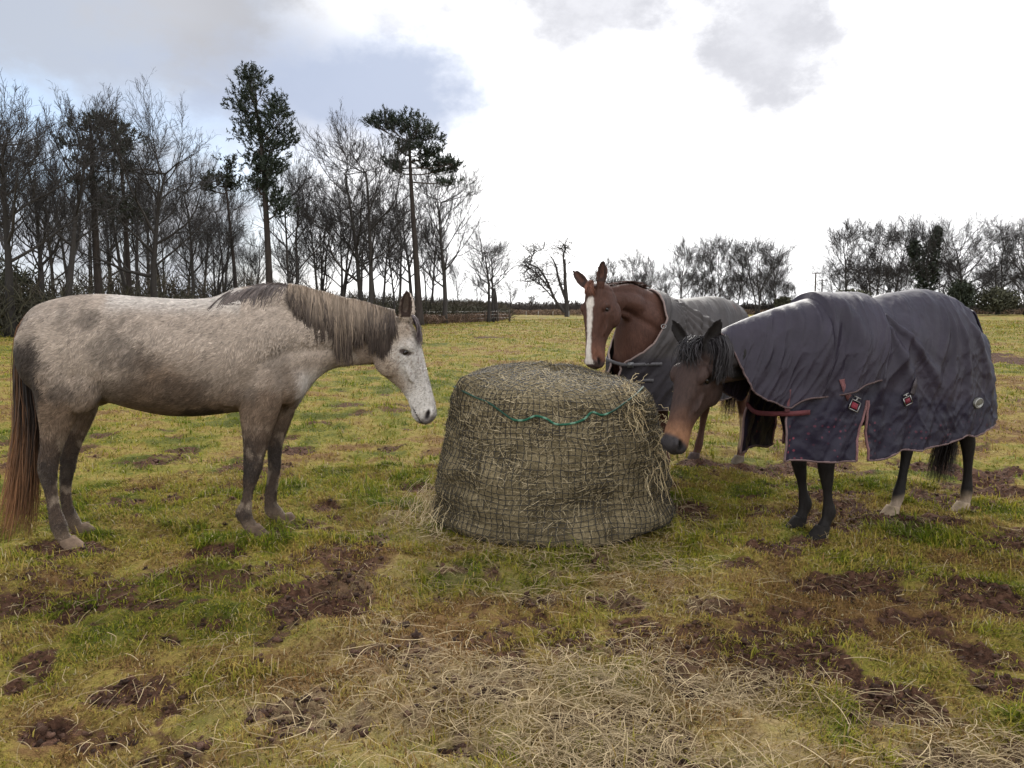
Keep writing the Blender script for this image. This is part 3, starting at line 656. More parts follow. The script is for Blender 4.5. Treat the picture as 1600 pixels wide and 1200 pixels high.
        def lap(V):
            S = np.zeros_like(V)
            for k in range(3): S[:, k] = np.bincount(E[:, 0], V[E[:, 1], k], nv) + np.bincount(E[:, 1], V[E[:, 0], k], nv)
            return S / np.maximum(deg, 1) - V
        for it in range(smooth_t + 4):
            lam = np.where(it < 4, .5, .55 * (1 - np.maximum(inhead, leg)))
            V = V + lap(V) * np.asarray(lam).reshape(-1, 1)
            V = V - lap(V) * (.0 if it >= 4 else .35)
        # nostrils, mouth, eye sockets, ear hollows pressed in
        D = (V - P) / sc; hu, hv, hq = D @ n, D @ f, D @ l
        s.nos = np.zeros(nv); s.mouth = np.zeros(nv); s.sock = np.zeros(nv)
        for q in (-1, 1):
            g = np.exp(-(((hu - .604) / .038) ** 2 + ((hv + .062 + (hu - .604) * .5) / .024) ** 2)) * (hq * q > .012); s.nos = np.maximum(s.nos, g)
            ge = np.exp(-(((hu - .192 - (hv + .066) * .5) / .021) ** 2 + ((hv + .066) / .030) ** 2)) * (hq * q > .05); s.sock = np.maximum(s.sock, ge)
        ml = -.122 - .02 * (.66 - hu) / .1
        s.mouth = np.exp(-((hv - ml) / .006) ** 2) * sstep(.52, .56, hu) * (hu < .7) * (np.abs(hq) > .004)
        Nv = np.empty(nv * 3, np.float32); me.vertices.foreach_set('co', V.astype(np.float32).ravel()); me.update(); me.vertices.foreach_get('normal', Nv); Nv = Nv.reshape(-1, 3)
        if hasattr(s, 'neckA'):
            A = s.neckA; o_ = np.argsort(A[:, 0]); zt, zb_ = np.interp(V[:, 0], A[o_, 0], A[o_, 2]), np.interp(V[:, 0], A[o_, 0], A[o_, 5]); rel = (zt - V[:, 2]) / np.maximum(zt - zb_, .1)
            nz = sstep(.52, .66, V[:, 0]) * (1 - inhead) * (np.abs(Nv[:, 1]) > .2)
            gr = .022 * np.exp(-((rel - .74) / .075) ** 2) + .012 * np.exp(-((rel - .20) / .07) ** 2) - .012 * np.exp(-((rel - .48) / .13) ** 2)
            V = V - Nv * (gr * nz)[:, None]
        for q in (-1, 1): V = V - Nv * (.013 * np.exp(-(((hu - .105) / .035) ** 2 + ((hv + .03) / .03) ** 2)) * (hq * q > .02) + .010 * np.exp(-(((hu - .36) / .09) ** 2 + ((hv + .055) / .022) ** 2)) * (hq * q > .02))[:, None]
        V = V - Nv * ((s.nos * .030 + s.mouth * .009 + s.sock * .014) * sc)[:, None]
        s.earin = np.zeros(nv)
        for b, d, fc, lt, EL in s.ears:
            R = V - b; e = R @ d; x = R @ lt; y = R @ fc
            s.earin = np.maximum(s.earin, ((e > .015) & (e < EL) & (y > -.004) & (np.abs(x) < .032 * sc) & ((Nv @ fc) > .25)) * 1.0)
        me.vertices.foreach_set('co', V.astype(np.float32).ravel()); me.polygons.foreach_set('use_smooth', np.ones(len(me.polygons), bool)); me.update()
        s.V, s.N = V, Nv; s.hu, s.hv, s.hq = hu, hv, hq; s.inhead = inhead
        C = colour(s, V); set_col(me, C); s.C = C
        me.materials.clear(); o = link('body', me, m, s.root)
        if fuzz:
            nf = len(me.polygons); fa = np.empty(nf, np.float32); me.polygons.foreach_get('area', fa); lv = np.empty(len(me.loops), np.int32); me.loops.foreach_get('vertex_index', lv)
            ls = np.empty(nf, np.int32); me.polygons.foreach_get('loop_start', ls)
            pick = RNG.choice(nf, fuzz, p=fa / fa.sum()); vi = lv[ls[pick] + RNG.integers(0, 4, fuzz)]; jit = RNG.uniform(-.5, .5, (fuzz, 3)) * s.vox * 1.4
            B = V[vi]; Nn = Nv[vi].astype(float); fl = flow(s, B, vi); fl = nrm(fl - Nn * (fl * Nn).sum(1, keepdims=True))
            side = np.cross(Nn, fl); wv = (fbm(B, 9, 2, 33) - .5) * 2.4 + RNG.normal(0, .25, fuzz); fl = nrm(fl + side * wv[:, None])
            B = B + jit - Nn * (jit * Nn).sum(1, keepdims=True)
            ln = fuzzlen * RNG.uniform(.6, 1.3, fuzz) * (1 - .72 * s.inhead[vi]) * (1 - .6 * sstep(.75, .5, B[:, 2]))
            bad = (B[:, 2] < .075) | (s.nos[vi] > .2) | (s.sock[vi] > .25) | (s.earin[vi] > .5); keep = ~bad; B, Nn, fl, ln, vi = B[keep], Nn[keep], fl[keep], ln[keep], vi[keep]
            q = np.array([0, .5, 1.]); lift = np.array([-.001, .0035, .0042])
            Pp = B[:, None] + fl[:, None] * (q[None, :] * ln[:, None])[..., None] + Nn[:, None] * lift[None, :, None]
            wd = RNG.uniform(.0026, .0058, len(B)); Wd = np.stack([wd, wd * .9, wd * .2], 1)
            sa, sb = B[:, 0] * .65 - B[:, 2] * .75, B[:, 0] * .75 + B[:, 2] * .65; wv2 = (fbm(B, 6, 2, 36) - .5) * .05; cl = fbm(np.stack([(sa + wv2) * 95, B[:, 1] * 60, sb * 24], 1), 1, 2, 35); tone = (.50 + 1.0 * cl + RNG.normal(0, .16, len(B)))[:, None, None]
            Cc = np.tile(C[vi][:, None], (1, 3, 1)) * tone * np.array([.88, 1.0, 1.12])[None, :, None]
            mb = MB(); ribbons(mb, Pp, Wd, Cc, Nn[:, None]); mb.build('coat_hair', FURHAIR_M, s.root)
        for q in (-1, 1):
            mb = MB(); ellipsoid(mb, s.H(.192, -.066, q * getattr(s, 'eyeq', .0835)), np.array([.014, .0215, .018]) * sc, np.array([nrm(n + .5 * f), nrm(f - .5 * n), l]), 14); mb.build('eye', EYE_M, s.root)
        s.hoof()
        return o
    def strands(s, name, P, W, C, N, m=None): 
        mb = MB(); ribbons(mb, P, W, C, N); return mb.build(name, m or HAIR_M, s.root)
    def mane(s, n, t0, t1, side, len_f, col_f, name='mane', jitter=.006, W0=(.004, .009), drift=0.0):
        A = s.neckA; k = 12; u = RNG.uniform(t0, t1, n); iu = u * (len(A) - 1); i = np.minimum(iu.astype(int), len(A) - 2); f = (iu - i)[:, None]; a = A[i] * (1 - f) + A[i + 1] * f
        cl = np.round(u * 46 + RNG.normal(0, .25, n)) / 46            # strands gather in locks
        ln = len_f(u) * (.74 + .46 * vnoise(np.stack([cl * 50, cl * 0, cl * 0], 1), 9)) * RNG.uniform(.75, 1.06, n); top, bot, w_ = a[:, :3], a[:, 3:6], a[:, 6]
        hh = (top[:, 2] - bot[:, 2]) / 2; q = np.linspace(0, 1, k); d = ln[:, None] * q
        z = top[:, 2:3] + .012 + np.sin(np.minimum(d / .05, 1) * np.pi) * .006 - np.maximum(d - .02, 0)
        rel = np.clip(d / hh[:, None], 0, 1); y = w_[:, None] * np.sqrt(1 - (1 - rel) ** 2) * (1 - .22 * np.maximum(1 - rel, 0)) + .010 + RNG.uniform(0, .022, n)[:, None] * np.minimum(q * 3, 1)
        y = top[:, 1:2] + side * y * np.minimum(d / .02 + .1, 1)
        conv = (cl - u)[:, None] * (A[-1, 0] - A[0, 0]) * q * .8
        x = top[:, 0:1] + conv + drift * d + np.cumsum(RNG.normal(0, jitter, (n, k)) * .6, 1) + (vnoise(np.stack([cl * 60, cl * 0 + 3, cl * 0], 1), 4)[:, None] - .5) * .06 * q
        P = np.stack([x, y, z], -1); W = RNG.uniform(*W0, n)[:, None] * np.interp(q, [0, .2, .7, 1], [.8, 1, .8, .15])
        s.strands(name, P, W, col_f(u, q), np.array([0, side, .25]) + RNG.normal(0, .35, (n, 1, 3)))
    def tail(s, n, path, spread, col_f, l0=.8):
        """path: local centre points dock -> tip; spread: half widths (x, y) along it"""
        k = 14; q = np.linspace(0, 1, k); Pc = crom(np.array(path), 60); sp_ = crom(np.array(spread), 60)
        e = RNG.uniform(l0, 1.0, n) ; e = np.where(RNG.random(n) < .3, e * RNG.uniform(.6, 1, n), e)
        t = e[:, None] * q * 59; i = np.minimum(t.astype(int), 58); f = (t - i)[..., None]
        c = Pc[i] * (1 - f) + Pc[i + 1] * f; w2 = sp_[i] * (1 - f) + sp_[i + 1] * f
        a = RNG.uniform(0, 2 * np.pi, n); r = np.sqrt(RNG.random(n)); wob = np.cumsum(RNG.normal(0, .004, (n, k, 3)), 1)
        lock = RNG.integers(0, 26, n); la, lr = RNG.uniform(0, 2 * np.pi, 26)[lock], np.sqrt(RNG.random(26))[lock]
        mixq = (q * .93)[None, :]
        ox = (r * np.cos(a))[:, None] * (1 - mixq) + (lr * np.cos(la))[:, None] * mixq; oy = (r * np.sin(a))[:, None] * (1 - mixq) + (lr * np.sin(la))[:, None] * mixq
        P = c + wob; P[..., 0] += ox * w2[..., 0]; P[..., 1] += oy * w2[..., 1]; P[..., 2] = np.maximum(P[..., 2], .02)
        W = RNG.uniform(.004, .009, n)[:, None] * np.interp(q, [0, .15, .6, 1], [.8, 1, .8, .15])
        s.strands('tail', P, W, col_f(e[:, None] * q, ox), np.array([.3, -1, 0]) + RNG.normal(0, .5, (n, 1, 3)))

def pxs(L_, yo=0.0): return [(T1(x, y, yo), rx * S1(x, y), ry * S1(x, y), a) for x, y, rx, ry, a in L_]
def blobs(V, L_, wob):
    m = np.zeros(len(V))
    for (cx, cz), rx, rz, a in L_:
        d = np.sqrt(((V[:, 0] - cx) / rx) ** 2 + ((V[:, 2] - cz) / rz) ** 2) + wob; m = np.maximum(m, a * sstep(1.25, .35, d))
    return m
# ---------------------------------------------------------------- the grey, without a rug
def grey_horse():
    s = Horse('horse', 'dirty pale grey horse without a rug, long grey mane, left of the bale', H1_O, H1_h, .0082)
    s.torso()
    s.leg(FORE, -.15, hoofc=(.10, .07, .05)); s.leg(FORE_FAR, .15, hoofc=(.11, .075, .055), hoofyaw=0); s.leg(HIND, -.16, hoofc=(.15, .105, .075)); s.leg(HIND_FAR, .16, hoofc=(.12, .085, .06))
    t = lambda x, y, o=0.0: (T1(x, y, o)[0], o, T1(x, y, o)[1])
    s.neck([(t(368, 455), t(462, 640), .20), (t(420, 446), t(490, 598), .165), (t(468, 450), t(518, 577), .128), (t(520, 463), t(552, 571), .104), (t(574, 476, -.02), t(592, 568, -.02), .092), (t(618, 489, -.05), t(622, 560, -.05), .082)])
    p = t(639, 500, -.07); q = t(688, 657, -.16); nd_ = np.array(q) - np.array(p)
    n = nrm(nd_); sc = 1.06
    s.head(p, n + np.array([.02, 0, 0]), (.93, -.30, .30), sc, [(-1, (.08, -.30, .95), (.25, -.95, -.1)), (1, (.0, .30, .95), (.5, .8, 0))])
    A_, B_, D_, W_ = np.array([.345, .282, .230]), np.array([.14, .096, .066]), np.array([.034, .026, .022]), np.array([.60, .56, .52])
    dark = pxs([(160, 497, 22, 18, .55), (205, 540, 40, 46, .5), (150, 600, 30, 30, .15), (58, 560, 36, 66, .95), (78, 610, 48, 32, .9), (110, 610, 40, 22, .6), (325, 642, 50, 12, 1.0), (395, 610, 40, 20, .35), (235, 555, 50, 30, .6), (300, 605, 80, 30, .5), (215, 600, 60, 26, .5), (120, 500, 20, 30, .35), (440, 560, 26, 40, .35),
                (84, 735, 26, 34, .9), (78, 790, 14, 26, .55), (92, 826, 20, 14, .7), (110, 730, 22, 30, .55), (110, 815, 20, 14, .5), (394, 728, 26, 34, .95), (385, 800, 20, 14, .6), (392, 690, 18, 26, .4), (430, 722, 18, 30, 1.0), (425, 770, 12, 40, .5), (428, 798, 20, 12, .6), (175, 617, 12, 9, .7)])
    def colour(s, V):
        wob = (fbm(V, 5, 4, 71) - .5) * 1.3 + (fbm(V * np.array([1, 1, .6]), 34, 3, 78) - .5) * 1.1; n2 = fbm(V * np.array([1, 1, .7]), 13, 3, 72); n3 = fbm(V, 2.2, 3, 73)
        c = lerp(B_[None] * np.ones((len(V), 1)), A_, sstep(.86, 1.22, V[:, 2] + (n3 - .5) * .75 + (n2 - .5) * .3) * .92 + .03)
        c = lerp(c, W_, np.clip(sstep(1.42, 1.56, V[:, 2]) * sstep(.5, .62, n3 + .1) * .55 * (V[:, 0] < .5), 0, 1))  # bright highlights along the top of the back, painted into the coat
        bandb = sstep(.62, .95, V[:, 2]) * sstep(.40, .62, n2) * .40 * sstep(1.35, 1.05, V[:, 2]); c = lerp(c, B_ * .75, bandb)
        legs = sstep(.80, .62, V[:, 2]) * (V[:, 0] < .9); c = lerp(c, np.array([.058, .040, .030]), legs * .92)
        c = lerp(c, np.array([.33, .26, .195]), legs * sstep(.52, .64, n2 + (V[:, 2] - .40) * .2) * .5)
        c = lerp(c, D_, blobs(V, dark, wob) * (1 - s.inhead)); 
        c = lerp(c, np.array([.14, .10, .07]), sstep(.16, .09, V[:, 2]) * .7)
        chest = sstep(.80, .88, V[:, 0]) * sstep(1.15, 1.0, V[:, 2]) * (1 - s.inhead); c = lerp(c, W_, chest * .6)
        # head: whitish face, speckled cheek, grey skin round the nostrils
        h = s.inhead; spk = fbm(V, 110, 2, 74)
        hc = lerp(np.array([.40, .32, .25])[None] * np.ones((len(V), 1)), W_, sstep(-.19, -.06, s.hv + (n2 - .5) * .08) * sstep(.02, .22, s.hu + (n2 - .5) * .1))
        hc = hc * .78; hc = lerp(hc, W_ * .80, sstep(.38, .48, s.hu)); hc = lerp(hc, np.array([.17, .11, .08]), sstep(.60, .70, spk) * .55 * sstep(.5, .3, s.hu))
        hc = lerp(hc, np.array([.20, .15, .12]), sstep(-.20, -.27, s.hv) * sstep(.3, .2, s.hu) * .65)
        hc = lerp(hc, np.array([.17, .15, .145]), sstep(.605, .635, s.hu + (n2 - .5) * .04) * .85); hc = lerp(hc, np.array([.03, .025, .025]), np.clip(sstep(.25, .6, s.nos) + s.mouth * .9, 0, 1))
        hc = lerp(hc, np.array([.045, .03, .026]), sstep(.12, .4, s.sock) * .95); hc = lerp(hc, np.array([.03, .025, .022]), s.mouth * .8)  # shadow round the eye sockets put into the face colour; darker mouth line
        c = lerp(c, hc, h)
        for (b, d, fc, lt, EL), q in zip(s.ears, s.earq):
            R = V - b; e = R @ d; near = sstep(.02, .05, e) * (np.linalg.norm(R, axis=1) < EL * 1.2) * (np.sign(s.hq) == q); c = lerp(c, np.array([.07, .05, .042]) if q < 0 else np.array([.45, .38, .32]), near * .9)
        c = lerp(c, np.array([.035, .022, .018]), s.earin)
        return np.clip(c, .01, .8)
    def flow(s, B, vi):
        fl = np.tile(np.array([-.75, 0, -.65]), (len(B), 1)); lg = sstep(.85, .65, B[:, 2])[:, None] * (B[:, 0:1] < .9); fl = fl * (1 - lg) + np.array([-.1, 0, -1.]) * lg
        h = s.inhead[vi][:, None]; return fl * (1 - h) + (-s.hd[1] * .6 + np.array([-.2, 0, -.5])) * h
    s.body(colour, FUR_M, 16, 120000, .024, flow)
    lt_, dk = np.array([.245, .185, .135]), np.array([.044, .031, .025])
    def mcol(u, q):
        n = len(u); tone = RNG.uniform(.6, 1.25, n); d = np.clip(q[None] * 1.3 + (u[:, None] - .72) * 2.4 * (u[:, None] > .72) - .2 + RNG.normal(0, .22, n)[:, None], 0, 1)
        return lerp(lt_[None, None], dk[None, None], d[..., None]) * tone[:, None, None]
    s.mane(2800, .34, .985, -1, lambda u: np.interp(u, [.34, .42, .5, .6, .75, .9, 1], [.13, .27, .37, .39, .35, .31, .20]) * (.85 + .3 * vnoise(np.stack([u * 23, 0 * u, 0 * u], 1), 12)), mcol)
    # windblown dark strands over the withers, swept back
    n = 150; k = 9; q = np.linspace(0, 1, k); A = s.neckA; u = RNG.uniform(.03, .42, n); iu = u * 35; i = iu.astype(int); a = A[i]
    ln = RNG.uniform(.14, .36, n); sw = RNG.uniform(.25, 1.1, n)
    d = ln[:, None] * q; zz = a[:, 2:3] + .016 - d * .75 * (.35 + q * .6); rel = np.clip((a[:, 2:3] - zz) / .40, 0, 1)
    yy = -(np.interp(a[:, 0], TORSO[:, 0], TORSO[:, 3])[:, None] * .78 * np.sqrt(1 - (1 - rel) ** 2) + .014)
    P = np.stack([a[:, 0:1] - d * sw[:, None] * .8 + np.cumsum(RNG.normal(0, .004, (n, k)), 1), yy, zz], -1)
    s.strands('mane', P, RNG.uniform(.004, .010, n)[:, None] * np.interp(q, [0, .6, 1], [1, .8, .2]), np.tile(np.array([.07, .055, .05]) * RNG.uniform(.6, 1.8, (n, 1, 1)), (1, k, 1)), np.array([0, -.8, .6]) + RNG.normal(0, .3, (n, 1, 3)))
    # forelock
    n = 120; q = np.linspace(0, 1, 10); b = s.H(-.02, .03, RNG.uniform(-.03, .02, n)); e = s.H(RNG.uniform(.10, .20, n), .026, RNG.uniform(-.075, -.01, n) - 0)
    P = b[:, None] * (1 - q)[None, :, None] + e[:, None] * q[None, :, None] + s.hd[2] * (np.sin(q * np.pi) * .022)[None, :, None] + np.cumsum(RNG.normal(0, .003, (n, 10, 3)), 1)
    s.strands('forelock', P, RNG.uniform(.003, .007, n)[:, None] * np.interp(q, [0, .6, 1], [1, .8, .2]), np.tile(np.array([.06, .045, .045]) * RNG.uniform(.6, 2.2, (n, 1, 1)), (1, 10, 1)), s.hd[2] + np.array([0, -.5, 0]) + RNG.normal(0, .3, (n, 1, 3)))
    tp = [t(52, 492), t(38, 520), t(36, 580), t(42, 650), t(40, 720), t(32, 790), t(22, 845)]
    sp_ = [(.03, .03), (.035, .04), (.045, .05), (.075, .07), (.105, .08), (.125, .08), (.135, .07)]
    def tcol(t_, ox):
        f = np.clip(sstep(.35, .95, t_) * .75 - ox * .45 + .05 + RNG.normal(0, .2, (len(t_), 1)), 0, 1); return lerp(np.array([.024, .018, .016])[None, None], np.array([.24, .115, .055])[None, None], f[..., None]) * RNG.uniform(.6, 1.3, (len(t_), 1, 1))
    s.tail(1000, tp, sp_, tcol, .7)
    mb = MB(); c0 = t(176, 616); tube(mb, [(c0[0] - .07, 0, c0[2] + .08), (c0[0] - .03, 0, c0[2] + .03), (c0[0], 0, c0[2]), (c0[0] + .015, 0, c0[2] - .012)], [.05, .045, .036, .015], 12, np.array([.06, .045, .038])); mb.build('sheath', DARKCOAT_M, s.root)
    return s

# ---------------------------------------------------------------- rugs
def fabric(name, top, low, rough, dots):
    m, nt, b = mat(name)
    a = nd(nt, 'ShaderNodeAttribute', attribute_name='Col'); sx = nd(nt, 'ShaderNodeSeparateColor'); L(nt, a.outputs['Color'], sx.inputs[0])   # R: below the seam, GB: cloth coordinates
    uv = nd(nt, 'ShaderNodeAttribute', attribute_name='cloth')
    tc = nd(nt, 'ShaderNodeTexCoord'); n1 = nd(nt, 'ShaderNodeTexNoise', Scale=5.0, Detail=6.0, Roughness=.65); L(nt, tc.outputs['Object'], n1.inputs['Vector'])
    mx = nd(nt, 'ShaderNodeMix', data_type='RGBA'); L(nt, sx.outputs[0], mx.inputs[0]); mx.inputs[6].default_value = (*top, 1); mx.inputs[7].default_value = (*low, 1); col = mx.outputs[2]
    if dots:
        vo = nd(nt, 'ShaderNodeTexVoronoi', Scale=26.0, Randomness=.35); L(nt, uv.outputs['Vector'], vo.inputs['Vector'])
        lt = nd(nt, 'ShaderNodeMath', operation='LESS_THAN'); L(nt, vo.outputs['Distance'], lt.inputs[0]); lt.inputs[1].default_value = .20
        n3 = nd(nt, 'ShaderNodeTexNoise', Scale=4.0, Detail=3.0); L(nt, uv.outputs['Vector'], n3.inputs['Vector'])
        mr = nd(nt, 'ShaderNodeMapRange'); L(nt, n3.outputs['Fac'], mr.inputs[0]); mr.inputs[1].default_value = .42; mr.inputs[2].default_value = .62
        mu = nd(nt, 'ShaderNodeMath', operation='MULTIPLY'); L(nt, lt.outputs[0], mu.inputs[0]); L(nt, mr.outputs[0], mu.inputs[1])
        mu2 = nd(nt, 'ShaderNodeMath', operation='MULTIPLY'); L(nt, mu.outputs[0], mu2.inputs[0]); L(nt, sx.outputs[1], mu2.inputs[1])
        mx2 = nd(nt, 'ShaderNodeMix', data_type='RGBA'); L(nt, mu2.outputs[0], mx2.inputs[0]); L(nt, col, mx2.inputs[6]); mx2.inputs[7].default_value = (.15, .028, .045, 1); col = mx2.outputs[2]
    mr = nd(nt, 'ShaderNodeMapRange'); L(nt, n1.outputs['Fac'], mr.inputs[0]); mr.inputs[1].default_value = .3; mr.inputs[2].default_value = .7; mr.inputs[3].default_value = .78; mr.inputs[4].default_value = 1.25
    vm = nd(nt, 'ShaderNodeVectorMath', operation='SCALE'); L(nt, col, vm.inputs[0]); L(nt, mr.outputs[0], vm.inputs['Scale']); L(nt, vm.outputs[0], b.inputs['Base Color'])
    b.inputs['Roughness'].default_value = rough; b.inputs['Specular IOR Level'].default_value = .22
    n2 = nd(nt, 'ShaderNodeTexNoise', Scale=16.0, Detail=5.0, Roughness=.6); L(nt, tc.outputs['Object'], n2.inputs['Vector'])
    n4 = nd(nt, 'ShaderNodeTexNoise', Scale=700.0, Detail=1.0); L(nt, tc.outputs['Object'], n4.inputs['Vector'])
    b1 = nd(nt, 'ShaderNodeBump', Strength=.25, Distance=.02); L(nt, n2.outputs['Fac'], b1.inputs['Height'])
    b2 = nd(nt, 'ShaderNodeBump', Strength=.15, Distance=.002); L(nt, n4.outputs['Fac'], b2.inputs['Height']); L(nt, b1.outputs[0], b2.inputs['Normal']); L(nt, b2.outputs[0], b.inputs['Normal'])
    return m
def ridge(x): return 1 - np.abs(2 * (x - .5)) ** .7
def folds_tri(t):            # soft pleat wave, sharper on its crest
    return np.abs(((t % 1) - .5) * 2) ** 1.6
class Cloth:
    """A draped rug: columns along the body, each falling from the spine down both sides to the hem."""
    def __init__(s, hs, nu, nv, spine, width, hem, slant, disp, seam=None, flare=None):
        s.hs = hs; u = np.linspace(0, 1, nu); v = np.linspace(-1, 1, nv); s.u, s.v = u, v; U, Vv = np.meshgrid(u, v, indexing='ij'); a = np.abs(Vv); sg = np.sign(Vv)
        xt, zt = spine(U); zh = hem(U, Vv); zz = zt - (zt - zh) * np.where(a < .25, a * a / .25 * .5, .125 + (a - .25) / .75 * .875); drop = zt - zz
        x = xt + slant(U, drop, a)
        wd = width(x, zz); H = .46; rel = np.clip(drop / H, 0, 1)
        y = wd * (1 - (1 - rel) ** 2.1) ** .62 + (flare(U, np.maximum(zt - H - zz, 0)) if flare else 0)
        y = sg * y
        P = np.stack([x, y, zz], -1); s.P0 = P
        Nn = nrm(np.cross(np.gradient(P, axis=0), np.gradient(P, axis=1))); c = np.array([np.mean(x), 0, .9]); Nn *= np.sign(((P - c) * Nn).sum(-1, keepdims=True) + 1e-9)
        s.P = P + Nn * disp(P, U, Vv)[..., None]; s.Nn = nrm(np.cross(np.gradient(s.P, axis=0), np.gradient(s.P, axis=1))); s.Nn *= np.sign(((s.P - c) * s.Nn).sum(-1, keepdims=True) + 1e-9)
        s.U, s.Vv, s.drop = U, Vv, drop
    def build(s, name, m, low, dots, cut=None, thick=.006):
        nu, nv = s.U.shape; i = np.arange(nu - 1)[:, None] * nv; j = np.arange(nv - 1)[None]; Q = np.stack([i + j, i + j + 1, i + nv + j + 1, i + nv + j], -1)
        if cut is not None: Q = Q[~cut(s)[:-1, :-1]]
        Q = Q.reshape(-1, 4)
        me = mesh_from(name, s.P.reshape(-1, 3), Q, np.zeros((0, 3), np.int64), np.stack([low(s).ravel(), dots(s).ravel(), 0 * s.U.ravel()], 1))
        at = me.attributes.new('cloth', 'FLOAT_VECTOR', 'POINT'); ls = np.stack([s.P[..., 0], s.P[..., 2], np.sign(s.Vv) * 3], -1); at.data.foreach_set('vector', ls.astype(np.float32).ravel())
        o = link(name, me, m, s.hs.root); md = o.modifiers.new('thick', 'SOLIDIFY'); md.thickness = thick; md.offset = 1; return o
    def find(s, px, py, side=1):
        W = s.hs.w(s.P); x, y = project(W); d = (x - px) ** 2 + (y - py) ** 2 + np.where(s.Vv * side < 0.02, 1e9, 0); k = np.unravel_index(np.argmin(d), d.shape); return s.P[k], s.Nn[k]
    def edge(s, name, pts, r, c, m, parent=None, flat=.5):
        mb = MB(); tube(mb, pts, r, 6, np.array(c)); return mb.build(name, m, parent or s.hs.root)
def ribbon_strip(mb, P, N, w_, th, C):
    """flat strap: centre points P with outward normals N"""
    P = np.asarray(P, float); N = nrm(N); t = nrm(np.gradient(P, axis=0)); S = nrm(np.cross(t, N)); k = len(P); R = []
    for p, n, q in zip(P, N, S): R.append([p + q * w_ / 2, p + q * w_ / 2 + n * th, p - q * w_ / 2 + n * th, p - q * w_ / 2])
    loft(mb, R, C)
TRIM_M = attr_mat('binding', .7, bump=.4, bscale=300, var=.25, vscale=20)
STRAP_M = attr_mat('webbing', .6, bump=.5, bscale=500, var=.25, vscale=30)
METAL_M = flat_mat('buckle_metal', (.26, .25, .245), .4, 1.0, var=.25)
tw = lambda x: np.interp(x, TORSO[:, 0], TORSO[:, 3])
tz = lambda x: np.interp(x, TORSO[:, 0], TORSO[:, 1])

